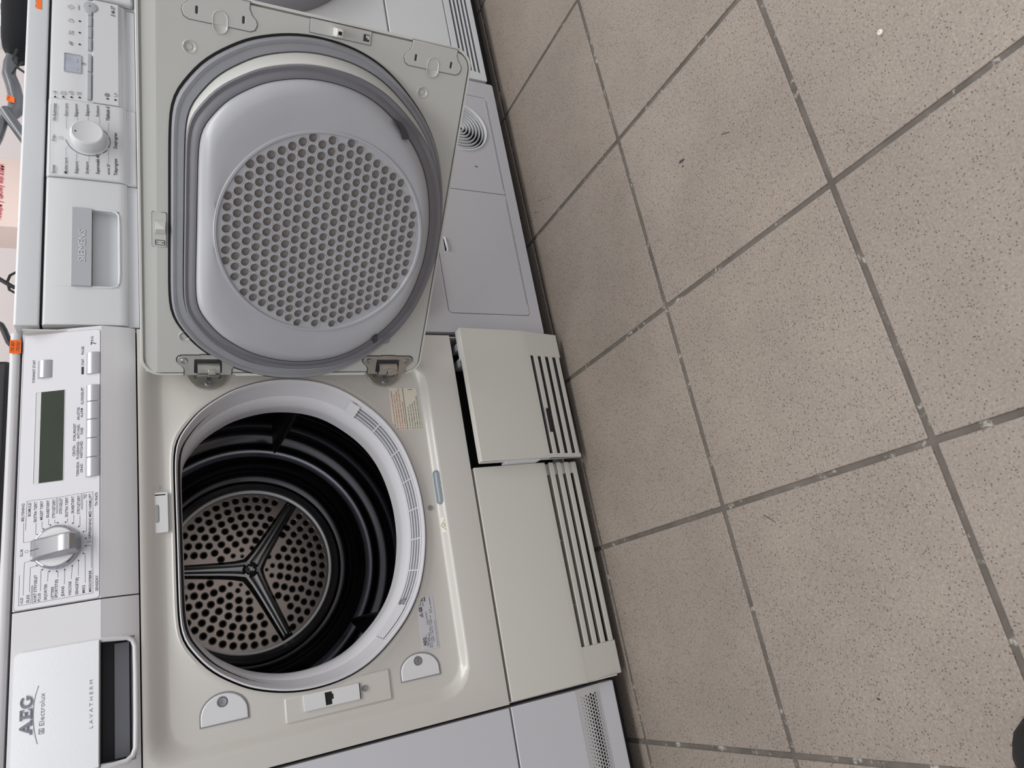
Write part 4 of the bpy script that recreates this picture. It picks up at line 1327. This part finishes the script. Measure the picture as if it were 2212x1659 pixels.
icon([((-.7, -1), (-.9, 1)), ((0, -1), (-.2, 1)), ((.7, -1), (.5, 1))], (.9897, .7774), .0030)
disc2(te_, (.9924, .7401), .0034, SPd, 14, .0029)
icon([((-1, -.4), (1, -.4)), ((-1, .4), (1, .4)), ((-.4, -1), (-.4, 1)), ((.4, -1), (.4, 1))], (.9924, .7401), .0029)
icon([((-1, .8), (-.8, -.8)), ((-.8, -.8), (.5, -.8)), ((.5, -.8), (.7, .8)), ((.7, .3), (1.5, .1)), ((1.5, .1), (1.3, -.6))], (.9944, .7290), .0028)
obj('dial_print', tb_, 'print', dial_p, smooth=0)['kind'] = 'stuff'
obj('dial_lines', tl_, 'line', dial_p, smooth=0)['kind'] = 'stuff'
obj('display_panel_print', te_, 'print', disp_p, smooth=0)['kind'] = 'stuff'
# lower front: body sheet, loading door, service flap, round vent
bp_ = MB()
bp_.plate(rrect(SX0 + .001, SX1 - .001, .0350, .7000, .004, 3), [rrect(.6390, 1.1400, .0560, .2215, .008, 5)], 0, .010, XZ(0))
obj('front_panel', bp_, 'sie_l', SIE, smooth=30, bevel=.0015)
obj('loading_door', MB().plate(rrect(.640, 1.140, .250, .690, .05, 8), [], -.012, .001, XZ(0)), 'sie', SIE, smooth=30, bevel=.004)
obj('panel_recess', MB().box(.637, 1.142, .0110, .0120, .054, .2235), 'dgrey', SIE, smooth=0)
fpn = MB().plate(rrect(.6402, .9025, .0575, .2203, (.006, .001, .001, .006), 4), [[(.7640, .2010), (.7930, .2010), (.7930, .2085), (.7640, .2085)]], .0002, .009, XZ(0))
sfl = obj('service_flap', fpn, 'sie_l', SIE, smooth=30, bevel=.001)
obj('flap_pull_hole', MB().box(.762, .795, .0070, .0090, .199, .2105), 'blackp', sfl, smooth=0)
obj('flap_pull', MB().tube([(.7930, .0020, .2060), (.7900, -.0015, .2055), (.7680, -.0015, .2035), (.7645, .0020, .2030)], .0024, 8), 'sie', sfl, smooth=60)
obj('flap_groove', MB().box(.6640, .8890, -.0006, .001, .0606, .0622), 'sie_btn', sfl, smooth=0)
vc, vr = (1.0545, .1300), .0560
vp = MB().plate(rrect(.9040, 1.1388, .0575, .2203, (.001, .008, .008, .001), 4), [circ(vc, vr, 40)], .0002, .009, XZ(0))
vpo = obj('vent_panel', vp, 'sie_l', SIE, smooth=30, bevel=.001)
obj('vent_groove', MB().box(.9150, 1.1300, -.0006, .001, .0606, .0622), 'sie_btn', vpo, smooth=0)
obj('vent_rim', MB().lathe((vc[0], 0, vc[1]), (0, -1, 0), [(vr + .003, -.001), (vr + .0015, .0022), (vr - .001, .0016), (vr - .002, -.008)], 48), 'sie', vpo, smooth=50)
obj('vent_dark', MB().lathe((vc[0], .0100, vc[1]), (0, -1, 0), [(vr, 0), (.0001, .0005)], 40), 'black', vpo)
for k, r in enumerate((.0500, .0430, .0360, .0290, .0220, .0150, .0085)):
    obj('vent_ring', MB().lathe((vc[0], .0050, vc[1]), (0, -1, 0), [(r + .0012, -.003), (r + .0010, .004), (r - .0008, .0045), (r - .0010, -.003)], 40), 'sie', vpo, smooth=50)
obj('underside_shade', MB().box(SX0 + .01, SX1 - .01, .045, .050, .006, .036), 'blackp', SIE, smooth=0)  # black strip stands in for the shadow under the dryer
obj('chip_mark', MB().plate([(.9600, .1090), (.9640, .1075), (.9625, .1120), (.9660, .1140), (.9610, .1130)], [], -.0002, .001, XZ(0)), 'gold', SIE, smooth=0)

# ================================================================== THE MACHINE AT THE FAR RIGHT
X0, X1 = 1.1850, 1.7800
TH = thing('washing_machine', (1.48, .3, 0), 'white front loader at the far end with grey porthole rim and slotted plinth', 'washing machine')
obj('casing', MB().box(X0, X1, .010, .580, .045, .850), 'sie', TH, smooth=0, bevel=.004)
obj('front_panel', MB().box(X0 + .001, X1 - .001, .0, .010, .2510, .700), 'sie', TH, smooth=0, bevel=.003)
obj('control_fascia', MB().box(X0 + .001, X1 - .001, -.004, .010, .703, .848), 'sie_f', TH, smooth=0, bevel=.004)
obj('lower_panel', MB().box(X0 + .001, X1 - .001, .0, .010, .1150, .2485), 'sie', TH, smooth=0, bevel=.002)
pp = MB().plate(rrect(X0 + .001, X1 - .001, .0450, .1130, .003, 3), [rrect(1.2060 + .001 * k, 1.7550, .0560 + .0094 * k, .0618 + .0094 * k, .0018, 3) for k in range(5)], 0, .008, XZ(0))
pp_o = obj('plinth', pp, 'sie', TH, smooth=30, bevel=.001)
obj('plinth_dark', MB().box(1.20, 1.765, .0085, .0095, .052, .108), 'black', pp_o, smooth=0)
PC = (1.485, .5550)
obj('porthole_rim', MB().lathe((PC[0], 0, PC[1]), (0, -1, 0), [(.262, -.002), (.262, .012), (.252, .030), (.225, .036), (.200, .030), (.190, .010)], 64), 'mgrey', TH, smooth=50)
obj('porthole_glass', MB().lathe((PC[0], 0, PC[1]), (0, -1, 0), [(.191, .012), (.15, .002), (.10, -.004), (.0002, -.006)], 64), 'blackp', TH, smooth=60)
obj('rim_clip', MB().box(1.246, 1.262, -.016, .004, .468, .500), 'blackp', TH, smooth=0, bevel=.002)
for fx in (1.24, 1.73):
    for fy in (.08, .52):
        obj('foot', MB().lathe((fx, fy, 0), (0, 0, 1), [(.018, 0), (.018, .012), (.009, .014), (.009, .046)], 14, True, True), 'blackp', TH)
obj('underside_shade', MB().box(X0 + .01, X1 - .01, .045, .050, .006, .046), 'blackp', TH, smooth=0)  # shadow beneath the machine given as a black strip

# ================================================================== THE MACHINE AT THE NEAR LEFT
LX0, LX1 = -.6010, -.0030
LE = thing('tumble_dryer', (-.30, .3, 0), 'plain white machine front beside the open dryer, plinth drilled with tiny holes', 'tumble dryer')
obj('casing', MB().box(LX0, LX1, .012, .580, .035, .838), 'left_w', LE, smooth=0, bevel=.002)
obj('front_panel', MB().box(LX0, LX1, .0010, .012, .2290, .7040), 'left_w', LE, smooth=0, bevel=.0015)
obj('control_fascia', MB().box(LX0, LX1, -.008, .012, .7065, .8380), 'fascia', LE, smooth=0, bevel=.004)
obj('worktop', MB().box(LX0 - .001, LX1 + .001, .016, .590, .8400, .8530), 'fascia', LE, smooth=0, bevel=.003)
LK = .1130


def LY(z):
    return .0010 if z > LK else .0010 + .016 * (LK - z) / .073


pf = MB().rings([[(x, y, z) for y, z in ((.0010, .2262), (.0010, LK), (.012, LK), (.012, .2262))] for x in (LX0, LX1)], True, True, True)
lpl = obj('plinth', pf, 'left_w', LE, smooth=20, bevel=.001)
hh = []
for k in range(10):
    z = .1045 - .0051 * k
    r = .0008 + .0014 * min(1, k / 4.0)
    n = int((LX1 - .009 + .21) / .0052)
    for q in range(n):
        hh.append(circ((LX1 - .012 - .0052 * (q + .5 * (k % 2)), z), r, 7))
pp = MB().plate([(LX0, .0400), (LX1, .0400), (LX1, LK), (LX0, LK)], hh, 0, .0005, lambda u, v, w: (u, LY(v) + w, v))
obj('perforated_grille', pp, 'fascia', lpl, smooth=20)
obj('grille_shade', MB().plate([(LX0 + .002, .041), (LX1 - .002, .041), (LX1 - .002, .1120), (LX0 + .002, .1120)], [], .0022, .0026, lambda u, v, w: (u, LY(v) + w, v)), 'black', lpl, smooth=0)  # black sheet close behind the holes gives them their shade
obj('underside_shade', MB().box(LX0 + .01, LX1 - .01, .050, .055, .006, .045), 'blackp', LE, smooth=0)  # shade in the floor gap painted as a black strip
for fx in (-.55, -.06):
    for fy in (.08, .52):
        obj('foot', MB().lathe((fx, fy, 0), (0, 0, 1), [(.018, 0), (.018, .012), (.009, .014), (.009, .036)], 14, True, True), 'blackp', LE)


# ================================================================== THINGS ON TOP
def price_tag(name, fn, wd, hg, txt, lab):
    mb = MB().plate([(0, 0), (wd, .0004), (wd * .98, hg), (wd * .62, hg * .97), (wd * .55, hg * 1.02), (.0003, hg)], [], .0004, .0, fn)
    o = obj(name, mb, 'orange', smooth=0)
    tag(o, lab, 'price tag')
    t = MB()
    for k, s in enumerate(txt):
        text_mesh(s, wd * .12, wd * .85, hg * .28, lambda u, v, k=k: fn(u, hg * (.60 - .46 * k) + v, .0006), t, shear=.25)
    obj('handwriting', t, 'pen', o, smooth=0)
    return o


price_tag('price_tag', lambda u, v, w: (.5655 + u, .0190 - w, .8400 + v), .0195, .0128, ['70 80', '7500'], 'orange price tag reading 7500 on the open dryer worktop corner')
price_tag('price_tag', lambda u, v, w: (1.1465 + u, .0052 + (v) * .15 - w, .8300 + v), .0230, .0115, ['66'], 'orange price tag on the far white worktop edge near the picture corner')

# printed carton standing on the far dryer
cb = MB().box(.9580, 1.1080, .3500, .4300, .8490, 1.0600)
carton = thing('carton', (1.0, .45, .849), 'pinkish carton with red lettering standing on the far dryer', 'carton')
obj('carton_body', cb, 'carton', carton, smooth=0, bevel=.001)
tm = MB()
text_mesh('товари у цьому магазині', .9700, 1.0920, .0095, lambda u, v: (u, .3490, .9235 + v), tm, bold=.008)
obj('carton_print', tm, 'red_print', carton, smooth=0)

# bent tube frame with a fleece pad, on the far dryer
fr = thing('tube_frame', (1.28, .30, .850), 'grey bent metal tube frame with black fleece pad on the far machine', 'tube frame')
t_ = MB().tube([(1.3125, .30, .9100), (1.2900, .30, .9150), (1.2620, .30, .9150), (1.2350, .30, .9070), (1.2050, .30, .9010), (1.1780, .30, .9030), (1.1650, .30, .9120), (1.1500, .30, .9220), (1.1150, .30, .9280), (1.0780, .30, .9380)], [.010, .0105, .0115, .0125, .013, .0125, .0115, .010, .0095, .009], 14)
obj('main_tube', t_, 'tube', fr, smooth=60)
obj('strut', MB().tube([(1.1720, .29, .9180), (1.1480, .29, .9050), (1.1000, .29, .8780), (1.0600, .29, .8560)], .0095, 14), 'tube', fr, smooth=60)
obj('foot_bar', MB().tube([(1.3600, .30, .8800), (1.3600, .30, .8640), (1.3600, .45, .8600)], .010, 12), 'tube', fr, smooth=60)
pd_ = MB()
lo = []
for k in range(9):
    q = k / 8
    x = 1.3050 + .175 * q
    r = .030 * (1 - abs(2 * q - 1) ** 6 * .45)
    lo.append([(x, .30 + r * 1.2 * cos(2 * pi * a / 20), .9020 + .006 * q + r * .92 * sin(2 * pi * a / 20)) for a in range(20)])
obj('fleece_pad', pd_.rings(lo, True, True, True), 'fleece', fr, smooth=60)
obj('cable', MB().tube([(1.300, .27, .900), (1.272, .27, .906), (1.256, .27, .897), (1.245, .27, .883)], .0022, 8), 'blackp', fr, smooth=60)
obj('cable', MB().tube([(1.272, .27, .890), (1.255, .27, .900), (1.240, .27, .905)], .0020, 8), 'blackp', fr, smooth=60)
price_tag('price_tag', lambda u, v, w: (1.1860 + u * .92 + v * .25, .2860 - w, .9020 + v), .0150, .0125, ['76'], 'small orange price tag stuck on the grey bent tube')

bx_ = thing('black_appliance', (.44, .2, .8535), 'black boxy appliance standing on top of the open dryer', 'appliance')
obj('housing', MB().box(.300, .5830, .085, .360, .8600, 1.0500), 'blackp', bx_, smooth=0, bevel=.006)
obj('front_bezel', MB().box(.305, .5760, .0800, .0850, .8660, 1.0440), 'dgrey', bx_, smooth=0, bevel=.002)
for fx in (.32, .56):
    for fy in (.11, .33):
        obj('foot', MB().lathe((fx, fy, .8535), (0, 0, 1), [(.010, 0), (.010, .007)], 12, True, True), 'blackp', bx_)
cbl = obj('power_cable', MB().tube([(.8750, .45, .8500), (.8716, .45, .9100), (.8790, .45, .9210), (.8969, .45, .9248), (.9102, .45, .9212), (.9177, .45, .9120), (.9200, .46, .8510)], .0026, 8), 'blackp', smooth=60)
tag(cbl, 'thin black cable loop standing on the far white dryer', 'cable')
cbl = obj('power_cable', MB().tube([(.8780, .44, .8510), (.8800, .44, .9130), (.8879, .44, .9245), (.8970, .44, .9370), (.9150, .46, .9800), (.9400, .60, 1.150), (.9500, 1.045, 1.300)], .0042, 8), 'blackp', smooth=60)
tag(cbl, 'thick black cable running up the wall behind the far white dryer', 'cable')
cbl = obj('power_cable', MB().tube([(.6400, .30, .8520), (.6800, .30, .8780), (.7050, .30, .8958), (.7270, .30, .9036), (.7400, .31, .9090), (.7600, .33, .930), (.7900, .45, 1.000), (.8100, 1.045, 1.150)], .0050, 8), 'blackp', smooth=60)
tag(cbl, 'black cable sloping down behind the tag on the open dryer', 'cable')

# ================================================================== SHOE AT THE PICTURE EDGE
shoe = thing('shoe', (-.10, -.70, 0), 'rounded toe of a black shoe on the beige floor tiles', 'shoe')
ang = radians(62)
du, dv = Vector((cos(ang), sin(ang), 0)), Vector((-sin(ang), cos(ang), 0))
tip = Vector((-.0560, -.5820, 0))
lo, ls = [], []
for t, wd, hg in ((0, .004, .014), (.006, .020, .026), (.018, .033, .036), (.04, .043, .045), (.075, .049, .053), (.12, .049, .062), (.17, .043, .078), (.21, .038, .092), (.25, .036, .098), (.275, .033, .098), (.288, .020, .090)):
    base = tip - du * t
    sec = []
    for k in range(15):
        a = pi * k / 14
        sec.append(base + dv * (wd * cos(a)) + Vector((0, 0, .012 + (hg - .012) * sin(a) ** .75)))
    lo.append(sec)
    ls.append([base + dv * (wd * 1.08 + .001) * s_ + Vector((0, 0, z_)) for s_, z_ in ((-1, .001), (-1, .016), (1, .016), (1, .001))])
obj('upper', MB().rings(lo, False, True, True), 'shoe', shoe, smooth=60)
obj('sole', MB().rings(ls, True, True, True), 'blackp', shoe, smooth=40, bevel=.002)
crumb = obj('crumb', MB().lathe((.6366, -.7051, .0), (0, 0, 1), [(.0005, .0), (.0036, .0005), (.0030, .0024), (.0005, .0030)], 7), 'label', smooth=40)
tag(crumb, 'tiny pale crumb lying on the beige floor tile', 'crumb')
